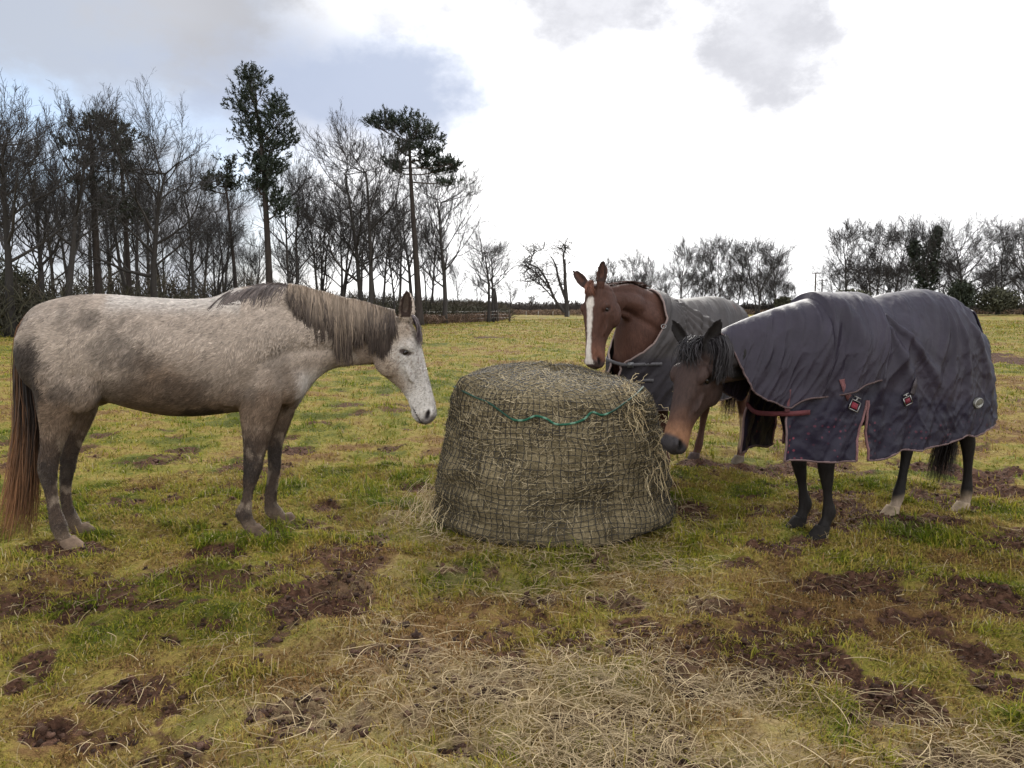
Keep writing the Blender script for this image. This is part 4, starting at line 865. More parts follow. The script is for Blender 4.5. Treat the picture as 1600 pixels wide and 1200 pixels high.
# ---------------------------------------------------------------- the dark bay in the dark rug with a neck cover
def bay_horse():
    fn, ff, hn, hf = ground(1275, 843), ground(1240, 828), ground(1497, 800), ground(1388, 806)
    fm, hm = (fn + ff) / 2, (hn + hf) / 2; h = nrm(fm - hm); O = (fm + hm) / 2
    s = Horse('horse', 'dark bay horse in slate rug with neck cover, tan muzzle lowered beside the bale', O, h, .0085)
    s.eyeq = .090; dz3 = lambda x: -.080 * sstep(-.15, .35, x); tz = lambda x: np.interp(x, TORSO[:, 0], TORSO[:, 1]) + dz3(x)
    s.torso(dz3); L_ = lambda p: s.loc(p)[:2]
    s.leg(FORE, .15, L_(fn) - np.array([.06, 0]), hoofc=(.016, .014, .013)); s.leg(FORE, -.15, L_(ff) - np.array([.06, 0]), hoofc=(.016, .014, .013))
    s.leg(HIND, .16, L_(hn) - np.array([.06, 0]), hoofc=(.26, .20, .14)); s.leg(HIND, -.16, L_(hf) - np.array([.05, 0]), hoofc=(.26, .20, .14))
    P = s.loc(at_y(1086, 541, 4.80)); Q = s.loc(at_y(1036, 700, 4.62))
    s.neck([((.38, 0, 1.54), (.84, 0, .90), .20), ((.60, 0, 1.52), (.94, 0, 1.02), .155), ((.90, 0, 1.46), (1.06, 0, 1.06), .125), ((1.16, .0, 1.39), (1.22, .0, 1.05), .105), ((1.36, .0, 1.32), (1.37, .0, 1.04), .09), ((P[0] - .04, P[1], P[2] + .01), (P[0] - .06, P[1], P[2] - .2), .08)])
    sc = np.linalg.norm(Q - P) / .655; sc = min(max(sc, .98), 1.08)
    s.head(P, Q - P, (.92, .24, .40), sc, [(1, (-.22, .42, .85), (.5, .85, .1)), (-1, (.28, -.50, .85), (.75, .2, .1))], 1.17, 1.4)
    def colour(s, V):
        n1 = fbm(V, 8, 3, 75); c = np.tile(np.array([.0125, .0105, .010]), (len(V), 1)) * (.7 + .6 * n1)[:, None]
        hc = lerp(np.array([.042, .026, .022])[None] * np.ones((len(V), 1)), np.array([.085, .042, .026]), sstep(.36, .50, s.hu + (n1 - .5) * .1)); hc = lerp(hc, np.array([.20, .10, .055]), sstep(.46, .55, s.hu + (n1 - .5) * .06) * .9)
        hc = lerp(hc, np.array([.034, .030, .032]), sstep(.565, .60, s.hu + (s.hv + .08) * .35 + (n1 - .5) * .03)); hc = lerp(hc, np.array([.008, .007, .007]), np.clip(sstep(.2, .6, s.nos) + s.mouth, 0, 1)); hc = lerp(hc, np.array([.012, .01, .01]), sstep(.10, .4, s.sock) * .9)
        hc = lerp(hc, np.array([.022, .017, .016]), sstep(-.15, -.24, s.hv) * sstep(.3, .2, s.hu) * .5)
        c = lerp(c, hc, s.inhead * sstep(.0, .10, s.hu)); c = lerp(c, np.array([.01, .008, .008]), s.earin)
        hind = (V[:, 0] < 0); c = lerp(c, np.array([.26, .20, .145]), sstep(.17, .10, V[:, 2] + (n1 - .5) * .08) * hind * .9)
        return c
    s.body(colour, DARKCOAT_M, 12)
    dk = lambda u, q: np.tile(np.array([.014, .012, .013]) * RNG.uniform(.5, 2.2, (len(u), 1, 1)), (1, len(q), 1))
    s.mane(900, .80, .985, 1, lambda u: np.interp(u, [.6, .8, 1], [.28, .26, .20]), dk, jitter=.009)
    s.mane(350, .80, .985, -1, lambda u: np.interp(u, [.6, .8, 1], [.12, .10, .06]), dk, jitter=.012)
    n = 260; q = np.linspace(0, 1, 10); b = s.H(RNG.uniform(-.06, -.0, n), .03, RNG.uniform(-.04, .04, n)); e = s.H(RNG.uniform(.05, .15, n), .03, RNG.uniform(-.075, .075, n))
    Pp = b[:, None] * (1 - q)[None, :, None] + e[:, None] * q[None, :, None] + s.hd[2] * (np.sin(q * np.pi) * RNG.uniform(.01, .05, n)[:, None])[..., None] + np.cumsum(RNG.normal(0, .005, (n, 10, 3)), 1)
    s.strands('forelock', Pp, RNG.uniform(.004, .008, n)[:, None] * np.interp(q, [0, .6, 1], [1, .8, .2]), dk(np.zeros(n), q), s.hd[2] + RNG.normal(0, .4, (n, 1, 3)))
    tl = s.loc(at_y(1462, 745, hm[1] + .02)); tb = s.loc(ground(1462, 785))
    s.tail(900, [(-.90, 0, 1.45), (-.98, 0, 1.25), (-.95, .0, 1.0), (-.88, .0, .75), (-.80, .02, .55), (-.74, .03, .36), (-.72, .03, .20)], [(.03, .03), (.04, .04), (.05, .06), (.07, .08), (.08, .10), (.085, .11), (.08, .11)], lambda t_, ox: np.tile(np.array([.018, .013, .012]) * RNG.uniform(.5, 1.8, (len(t_), 1, 1)), (1, t_.shape[1], 1)))
    # ---- rug
    X0, X1 = .42, -.97
    def spine(U): x = X0 + (X1 - X0) * U; return x, tz(np.maximum(x, -.9)) + .034 - .014 * sstep(-.05, .2, x) - .10 * sstep(-.88, -.99, x) + .012 * np.sin(x * 5) + .02 * np.exp(-((x + .42) / .2) ** 2)
    def hem(U, V): return np.interp(U, [0, .15, .4, .7, 1], [.555, .55, .585, .64, .71]) + .012 * np.sin(U * 23) + .008 * np.sin(U * 41 + V)
    def slant(U, d, a): return np.interp(U, [0, .25, .6, .85, 1], [1, .45, 0, -.05, -.15]) * np.interp(d, [0, .25, .5, .75, 1.1], [0, .22, .45, .56, .58])
    def width(x, z): return np.interp(x, [-1.2, -1.0, -.93, -.8, -.6, -.3, 0, .3, .5, .65, .78, .86, .95], [.06, .16, .225, .285, .325, .335, .345, .335, .31, .28, .235, .19, .15])
    def disp(P, U, V):
        x, y, z = P[..., 0], P[..., 1], P[..., 2]; sh = x.shape; sg = np.sign(V); side = sstep(.03, .2, np.abs(V))
        f = lambda a, b, c_, sc, sd: fbm(np.stack([a, b, c_], -1).reshape(-1, 3), sc, 2, sd).reshape(sh)
        d = .040 * (ridge(f(x * 1.6 + z * .9, z * .35, sg * 5, 4.2, 101)) - .55)                          # long slanting drapes
        d = d + .018 * (ridge(f(x + z * .3, z * .25, sg * 5 + 1, 9, 102)) - .5) * sstep(1.25, .8, z)
        d = d + .007 * (ridge(f(x * .8 - z * .6, z * 2.2, sg * 5 + 2, 6, 103)) - .5) * sstep(1.15, .85, z)     # creases across the flank
        # pull lines running from the croup down to the flank
        for cx, cz, a0, w_, amp in ((-.42, 1.58, 1.05, .22, .020), (-.42, 1.58, 1.35, .15, .018), (-.45, 1.58, 1.62, .14, .018), (-.5, 1.55, 2.0, .2, .018), (.30, 1.58, 1.9, .2, .022), (.30, 1.58, 2.25, .15, .020), (.34, 1.58, 1.55, .12, .018), (.40, 1.56, 1.2, .14, .018)):
            r = np.hypot(x - cx, z - cz); an = np.arctan2(cz - z, x - cx); d = d + amp * 1.4 * np.exp(-((an - a0) / w_ * 2.2) ** 2) * sstep(.05, .3, r) * sstep(1.0, .5, r)
        # slack hollow behind the withers
        d = d - .02 * np.exp(-((x + .02) / .12) ** 2 - ((z - 1.5) / .12) ** 2)
        d = d + .006 * np.maximum(ridge(f(x * 2.2 + z * 1.4, z * .7 - x * .3, sg * 5 + 3, 7, 106)) - .62, 0) / .38 + .005 * np.maximum(ridge(f(x * 1.3 - z * .9, z * .5, sg * 5 + 4, 5, 107)) - .7, 0) / .3 * sstep(1.35, 1.0, z)
        return d * side + .004 * (f(x, y, z, 22, 104) - .5)
    cl = Cloth(s, 260, 240, spine, width, hem, slant, disp, flare=lambda U, d: d * np.interp(U, [0, .3, .6, .85, 1], [.06, .05, .05, .10, .22]))
    # open the shoulder vent on both sides
    vx = s.loc(at_y(1287, 650, 5.0))[0]; iu = int(np.argmin(abs(cl.P[:, -20, 0] - .50)))
    zv = .93; opn = .048 * sstep(zv, .56, cl.P[..., 2]) ; di = (np.arange(260)[:, None] - iu - .5); fall = np.exp(-np.abs(di) / 14) * np.sign(-di)
    cl.P[..., 0] += opn * fall
    for sd_ in (0, -1): pass
    cut = lambda c: ((np.arange(260)[:, None] == iu) & (c.P[..., 2] < zv - .005) & (np.abs(c.Vv) > .3))
    seam = .93
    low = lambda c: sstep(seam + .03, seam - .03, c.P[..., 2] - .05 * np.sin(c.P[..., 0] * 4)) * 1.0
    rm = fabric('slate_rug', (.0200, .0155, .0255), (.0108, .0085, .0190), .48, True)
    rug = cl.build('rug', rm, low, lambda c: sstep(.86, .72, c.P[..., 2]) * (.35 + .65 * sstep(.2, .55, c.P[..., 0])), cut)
    BR = np.array([.13, .085, .085]); RD = np.array([.22, .06, .06])
    for j in (0, -1):
        cl.edge('hem_binding', cl.P[:iu + 1, j], .0085, BR, TRIM_M, rug); cl.edge('hem_binding', cl.P[iu + 1:, j], .0085, BR, TRIM_M, rug)
        for i in (iu, iu + 1):
            c = cl.P[i, :]; k = (np.abs(cl.Vv[i]) > .3) & (np.sign(cl.Vv[i]) == (1 if j == -1 else -1)) & (c[:, 2] < zv); pts = c[k]
            cl.edge('vent_binding', pts[np.argsort(-pts[:, 2])] + np.array([0, 1 if j == -1 else -1, 0]) * .004, .009, BR * np.array([1.2, .9, .9]), TRIM_M, rug)
    k0 = cl.drop[0] > .55; cl.edge('front_binding', cl.P[0, (cl.Vv[0] > 0) & k0], .0075, BR, TRIM_M, rug); cl.edge('front_binding', cl.P[0, (cl.Vv[0] < 0) & k0], .0075, BR, TRIM_M, rug)
    cl.edge('rear_binding', cl.P[-1, :], .0075, BR * .6, TRIM_M, rug)
    # tail flap over the dock
    mb = MB(); g = []
    for q in np.linspace(0, 1, 16):
        ww = .10 + .08 * q; c = np.array([-.90 - .17 * q ** .9, 0, 1.49 - .50 * q ** 1.15]); th_ = np.linspace(-1, 1, 17)
        g.append(np.stack([c[0] + .03 * (1 - th_ ** 2) * -1 + .006 * np.sin(th_ * 9), th_ * ww, c[2] - .02 * th_ ** 2], 1))
    g = np.array(g); i = np.arange(15)[:, None] * 17; j = np.arange(16)[None]; Qf = np.stack([i + j, i + j + 1, i + 17 + j + 1, i + 17 + j], -1).reshape(-1, 4)
    me = mesh_from('tail_flap', g.reshape(-1, 3), Qf, np.zeros((0, 3), np.int64), np.zeros((16 * 17, 3))); fo = link('tail_flap', me, rm, s.root); fo.modifiers.new('thick', 'SOLIDIFY').thickness = .008; fo.parent = rug
    # ---- neck cover
    A = s.neckA; uA = np.linspace(0, 1, 36)
    def nsp(U): 
        t = .02 + U * .81; x = np.interp(t, uA, A[:, 0]); z = np.interp(t, uA, A[:, 2]); x = x - .20 * (1 - U); z = np.maximum(np.interp(x, A[:, 0], A[:, 2]), np.where(x < .62, tz(x), 0)); return x, z + .040 + .022 * sstep(.45, .1, U)
    def nhem(U, V): return np.interp(U, [0, .3, .6, .85, 1], [1.05, .97, .90, .93, 1.02]) + .012 * np.sin(U * 17)
    def nslant(U, d, a): return d * np.interp(U, [0, .4, 1], [.35, .22, -.42])
    def nwid(x, z): return np.interp(x, [.1, .3, .5, .7, .95, 1.2, 1.4], [.385, .382, .358, .295, .195, .153, .146])
    def ndisp(P, U, V):
        x, y, z = P[..., 0], P[..., 1], P[..., 2]; sh = x.shape; sg = np.sign(V); side = sstep(.03, .25, np.abs(V))
        f = lambda a, b, c_, sc, sd: fbm(np.stack([a, b, c_], -1).reshape(-1, 3), sc, 2, sd).reshape(sh)
        d = .034 * (ridge(f(x * 1.9 + z * .75, z * .3, sg * 7, 5.5, 111)) - .5) * np.interp(U, [0, .2, 1], [.5, 1, .55]) + .014 * (ridge(f(x * 1.5 + z * .9, z * .4, sg * 7 + 1, 12, 112)) - .5)
        d = d - .050 * np.exp(-((x + .28 * (z - 1.3) - .62) / .045) ** 2) * sstep(1.56, 1.35, z) + .030 * np.exp(-((x + .28 * (z - 1.3) - .52) / .05) ** 2) * sstep(1.56, 1.3, z) + .03 * np.exp(-((x + .3 * (z - 1.3) - .73) / .05) ** 2) * sstep(1.5, 1.3, z)
        d = d + .008 * np.maximum(ridge(f(x * 2.4 + z * 1.2, z * .6, sg * 7 + 2, 6, 113)) - .6, 0) / .4
        return d * side
    nc = Cloth(s, 170, 180, nsp, nwid, nhem, nslant, ndisp, flare=lambda U, d: d * .05)
    ncv = nc.build('neck_cover', rm, lambda c: 0 * c.U, lambda c: 0 * c.U)
    nc.edge('hem_binding', nc.P[-1, :], .006, BR * .75, TRIM_M, ncv)
    for j in (0, -1): nc.edge('hem_binding', nc.P[:, j], .006, BR * .6, TRIM_M, ncv)
    # ---- straps, buckles, emblem
    def strap(pxa, pxb, cloth, w_, col, name='strap', n=14, parent=rug, off=.010):
        pa = [cloth.find(*(np.array(pxa) * (1 - q) + np.array(pxb) * q)) for q in np.linspace(0, 1, n)]
        P_ = crom(np.array([p for p, _ in pa]), n); N_ = np.array([q for _, q in pa]).mean(0); P_ = np.array([P_[max(0, k - 1):k + 2].mean(0) for k in range(n)]) + nrm(N_) * off
        mb = MB(); ribbon_strip(mb, P_, np.tile(N_, (n, 1)), w_, .004, np.array(col)); mb.build(name, STRAP_M, parent); return P_, N_
    def buckle(px, py, cloth, sz, ang, redc):
        p, nn = cloth.find(px, py); P0, N0 = np.array(p), nn
        z = np.array([0, 0, 1.]); u = nrm(z - N0 * (z @ N0)); r = np.cross(u, N0); u, r = u * math.cos(ang) + r * math.sin(ang), r * math.cos(ang) - u * math.sin(ang); ax = np.array([r, u, N0])
        mb = MB(); box(mb, P0 + N0 * .016, (sz * .80, sz * .72, .008), ax, np.array(redc)); pad = mb.build('buckle_tab', STRAP_M, rug)
        mb = MB()
        for q in (-1, 1):
            box(mb, P0 + N0 * .017 + r * q * sz * .60, (sz * .13, sz * 1.35, .008), ax); box(mb, P0 + N0 * .0172 + u * q * sz * .62, (sz * 1.07, sz * .13, .0084), ax)
        box(mb, P0 + N0 * .018 + u * sz * .85, (sz * .22, sz * .36, .007), ax); box(mb, P0 + N0 * .018 + u * sz * 1.1, (sz * .95, sz * .13, .008), ax)
        mb.build('buckle', METAL_M, rug)
    strap((1312, 592), (1326, 624), cl, .040, (.14, .055, .055)); buckle(1332, 634, cl, .052, .5, (.20, .02, .035))
    strap((1430, 592), (1422, 616), cl, .034, (.05, .04, .045)); buckle(1416, 626, cl, .042, -.45, (.16, .02, .035))
    # chest strap between the two front panels
    i0 = 0; zc = .86; kl = np.argmin(abs(cl.P[0, :, 2] - zc) + (cl.Vv[0] < 0) * 9); kr = np.argmin(abs(cl.P[0, :, 2] - zc - .02) + (cl.Vv[0] > 0) * 9)
    pl, pr = cl.P[0, kl], cl.P[0, kr]; ib = 11; pl2 = cl.P[ib, np.argmin(abs(cl.P[ib, :, 2] - zc) + (cl.Vv[ib] < 0) * 9)] + np.array([0, .014, 0])
    P_ = crom(np.array([pr + (0.01, 0, 0), (pr * .6 + pl * .4) + (.05, 0, -.035), pl + (.02, .012, -.01), pl2]), 24); mb = MB(); Nn = np.stack([np.linspace(1, .2, 24), np.linspace(0, 1, 24), 0 * np.linspace(0, 1, 24)], 1)
    ribbon_strip(mb, P_, Nn, .030, .005, np.array([.10, .024, .028])); mb.build('chest_strap', STRAP_M, rug)
    P_ = crom(np.array([pl + (.02, .016, .14), pl + (.03, .018, .05), pl + (.025, .018, 0)]), 10); mb = MB(); ribbon_strip(mb, P_, np.tile([.6, .8, 0], (10, 1)), .03, .004, np.array([.10, .035, .04])); mb.build('chest_strap', STRAP_M, rug)
    # oval maker's patch: silvery rim, dark field, a pale swoosh
    p, nn = cl.find(1523, 629); z = np.array([0, 0, 1.]); u = nrm(z - nn * (z @ nn)); r = np.cross(u, nn); th = np.arange(40) / 40 * 2 * np.pi
    mb = MB(); ring = lambda a, b, o_: p + nn * o_ + r * (a * np.cos(th))[:, None] + u * (b * np.sin(th))[:, None]
    p = p + nn * .016
    loft(mb, [ring(.068, .037, -.012), ring(.068, .037, .011), ring(.064, .033, .013)], np.array([.16, .155, .14])); pt = mb.build('emblem', flat_mat('patch_rubber', (.075, .072, .062), .4), rug)
    mb = MB(); tube(mb, np.vstack([ring(.062, .031, .013), ring(.062, .031, .013)[:1]]), .0032, 6, np.array([.30, .29, .27]))
    sw = np.linspace(3.6, 5.9, 20); tube(mb, p + nn * .014 + r * (.040 * np.cos(sw))[:, None] + u * (.020 * np.sin(sw) - .002)[:, None], np.sin(np.linspace(.1, 3.04, 20)) * .0042 + .0008, 6, np.array([.30, .29, .27])); 
    mb.build('emblem_rim', attr_mat('patch_silver', .3, var=.2), rug)
    return s, cl

# ---------------------------------------------------------------- the chestnut behind the bale in a grey rug
def chestnut_horse():
    hl, hr = ground(1150, 724), ground(1081, 719); hm = (hl + hr) / 2; h = nrm(np.array([-.74, -.67, 0])); O = hm + h * .50
    s = Horse('horse', 'chestnut horse in a faded grey rug with a white blaze, behind the bale', O, h, .0095)
    s.torso(); L_ = lambda p: s.loc(p)[:2]
    s.leg(FORE, .15, hoofc=(.09, .07, .055)); s.leg(FORE, -.15, hoofc=(.09, .07, .055))
    s.leg(HIND, .16, L_(hl) - np.array([.06, 0]), hoofc=(.10, .08, .06)); s.leg(HIND, -.16, L_(hr) - np.array([.06, 0]), hoofc=(.07, .05, .045))
    s.thr = .25
    P = s.loc(at_y(926, 446, 6.28)); Q = s.loc(at_y(917, 573, 6.14))
    s.neck([((.38, P[1] * .0, 1.60), (.76, 0, .92), .20), ((.55, P[1] * .1, 1.64), (.74, P[1] * .1, 1.08), .145), ((.72, P[1] * .35, 1.675), (.72, P[1] * .35, 1.22), .098), ((.90, P[1] * .65, 1.70), (.80, P[1] * .6, 1.35), .086), ((P[0] - .14, P[1] * .9, P[2] - .01), (P[0] - .22, P[1] * .9, P[2] - .22), .068), ((P[0] - .03, P[1], P[2] - .005), (P[0] - .09, P[1], P[2] - .17), .076)])
    sc = min(max(np.linalg.norm(Q - P) / .655, .95), 1.1)
    s.head(P, Q - P, (.97, .04, .2), sc, [(1, (-.02, .12, 1), (.75, .65, .1)), (-1, (.1, -.62, .62), (.85, .2, .3))], 1.22)
    def colour(s, V):
        n1 = fbm(V, 8, 3, 76); c = np.tile(np.array([.064, .030, .021]), (len(V), 1)) * (.75 + .5 * n1)[:, None]
        hc = c * 1.0; hc = lerp(hc, np.array([.15, .065, .04]), sstep(.42, .55, s.hu) * .7)
        bw = np.interp(s.hu, [.07, .10, .14, .22, .4, .55, .63], [0, .016, .034, .022, .017, .026, .045]); off = np.interp(s.hu, [.1, .3, .6], [0, 0, -.01])
        bl = sstep(.010, -.006, np.abs(s.hq - off) - bw + (n1 - .5) * .022 + (fbm(V, 60, 2, 79) - .5) * .016) * (s.hv > -.085) * sstep(.075, .095, s.hu + (n1 - .5) * .03)
        hc = lerp(hc, np.array([.075, .05, .045]), sstep(.585, .615, s.hu)); hc = lerp(hc, np.array([.52, .47, .42]), bl * (s.hu < .63)); hc = lerp(hc, np.array([.018, .012, .011]), np.clip(sstep(.2, .6, s.nos) + s.mouth, 0, 1)); hc = lerp(hc, np.array([.03, .016, .012]), sstep(.2, .5, s.sock))
        c = lerp(c, hc, s.inhead); c = lerp(c, np.array([.02, .012, .01]), s.earin * .8)
        lg = sstep(.62, .42, V[:, 2]) * (V[:, 0] < .8) * (1 - s.inhead); c = lerp(c, np.array([.07, .032, .024]), lg * .7)
        sock = (V[:, 0] < 0) * (V[:, 1] > 0) * sstep(.50, .42, V[:, 2] + (n1 - .5) * .1) * sstep(.10, .20, V[:, 2]); c = lerp(c, np.array([.40, .29, .19]), sock * .9)
        return c
    s.body(colour, DARKCOAT_M, 12)
    ck = lambda u, q: np.tile(np.array([.07, .035, .026]) * RNG.uniform(.5, 1.8, (len(u), 1, 1)), (1, len(q), 1))
    s.mane(800, .22, .985, -1, lambda u: np.interp(u, [.2, .8, 1], [.26, .26, .2]), ck); s.mane(160, .3, .985, 1, lambda u: np.interp(u, [.2, .8, 1], [.02, .03, .03]), ck, jitter=.002)
    n = 130; q = np.linspace(0, 1, 8); b = s.H(RNG.uniform(-.04, .0, n), .03, RNG.uniform(-.03, .03, n)); e = s.H(RNG.uniform(.04, .11, n), .026, RNG.uniform(-.05, .05, n))
    Pp = b[:, None] * (1 - q)[None, :, None] + e[:, None] * q[None, :, None] + s.hd[2] * (np.sin(q * np.pi) * .014)[None, :, None]
    s.strands('forelock', Pp, RNG.uniform(.004, .007, n)[:, None] * np.interp(q, [0, .6, 1], [1, .8, .2]), np.tile(np.array([.13, .055, .035]) * RNG.uniform(.6, 1.4, (n, 1, 1)), (1, 8, 1)), s.hd[2] + RNG.normal(0, .4, (n, 1, 3)))
    s.tail(700, [(-.90, 0, 1.45), (-.97, 0, 1.25), (-.93, .0, 1.05), (-.86, .0, .85), (-.78, .0, .6), (-.74, 0, .38)], [(.03, .03), (.04, .04), (.05, .06), (.06, .09), (.06, .11), (.05, .10)], lambda t_, ox: np.tile(np.array([.035, .02, .017]) * RNG.uniform(.5, 1.9, (len(t_), 1, 1)), (1, t_.shape[1], 1)))
    X0, X1 = .53, -.95
    def spine(U): x = X0 + (X1 - X0) * U; return x, tz(np.maximum(x, -.9)) + .02 - .10 * sstep(-.88, -.97, x)
    def hem(U, V): return np.interp(U, [0, .3, .7, 1], [.62, .66, .72, .80]) + .01 * np.sin(U * 23)
    def slant(U, d, a): return np.interp(U, [0, .3, .6, 1], [1, .4, 0, -.03]) * np.interp(d, [0, .25, .45, .6, .75, 1.0], [.0, .09, .24, .42, .52, .51])
    def width(x, z): return np.interp(x, [-1.2, -.99, -.93, -.8, -.6, -.3, 0, .3, .5, .65, .78, .86, .93, .98], [.05, .13, .215, .275, .315, .325, .335, .325, .30, .27, .225, .18, .11, .04])
    def disp(P, U, V):
        x, y, z = P[..., 0], P[..., 1], P[..., 2]; sh = x.shape; sg = np.sign(V); side = sstep(.02, .15, np.abs(V))
        f = lambda a, b, c_, sc, sd: fbm(np.stack([a, b, c_], -1).reshape(-1, 3), sc, 2, sd).reshape(sh)
        d = .034 * (ridge(f(x * 2.0 + z * 1.5, z * .4, sg * 5, 5.0, 121)) - .5) + .012 * (ridge(f(x * 2 + z * 1.5, z * .5, sg * 5 + 1, 11, 122)) - .5)
        for a0 in (1.75, 1.98, 2.2, 2.42, 2.62): 
            r = np.hypot(x - .5, z - 1.62); an = np.arctan2(1.62 - z, x - .5); d = d + .028 * np.exp(-((an - a0) / .055) ** 2) * sstep(.08, .3, r) * sstep(1.2, .6, r)
        return d * side
    cl = Cloth(s, 200, 200, spine, width, hem, slant, disp, flare=lambda U, d: d * .05)
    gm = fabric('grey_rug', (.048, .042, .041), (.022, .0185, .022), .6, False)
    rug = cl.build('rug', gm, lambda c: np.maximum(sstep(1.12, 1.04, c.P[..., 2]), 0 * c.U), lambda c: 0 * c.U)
    BR = np.array([.20, .145, .13]); cl.edge('front_binding', cl.P[0], .009, BR, TRIM_M, rug)
    for j in (0, -1): cl.edge('hem_binding', cl.P[:, j], .008, BR * .6, TRIM_M, rug)
    # grey chest straps and the ring by the shoulder
    for za, zb in ((1.03, 1.06), (.89, .90)):
        def at_side(z, sg, iu): k = np.argmin(abs(cl.P[iu, :, 2] - z) + (cl.Vv[iu] * sg < 0) * 9); return cl.P[iu, k] + cl.Nn[iu, k] * .014
        P_ = crom(np.array([at_side(za, 1, 20), at_side(za, 1, 8), at_side(za, 1, 0) + (.012, 0, 0), at_side(zb, -1, 0) + (.012, 0, 0), at_side(zb, -1, 6)]), 24)
        mb = MB(); Nn = np.stack([np.ones(24), np.linspace(.9, -.4, 24), np.full(24, .15)], 1); ribbon_strip(mb, P_, Nn, .026, .004, np.array([.085, .08, .085])); mb.build('chest_strap', STRAP_M, rug)
        mb = MB(); c = P_[9]; box(mb, c + np.array([.008, .006, 0]), (.012, .05, .045), nrm(np.array([[.8, .6, 0], [-.6, .8, 0], [0, 0, 1.]]))); mb.build('buckle', flat_mat('dull_buckle', (.12, .12, .125), .45, .6), rug)
    p, nn = cl.find(1032, 509); z = np.array([0, 0, 1.]); u = nrm(z - nn * (z @ nn)); r = np.cross(u, nn); th = np.linspace(0, 2 * np.pi, 25)
    mb = MB(); tube(mb, p + nn * .012 + r * (.020 * np.cos(th))[:, None] + u * (.020 * np.sin(th))[:, None], .0035, 6); mb.build('ring', METAL_M, rug)
    return s
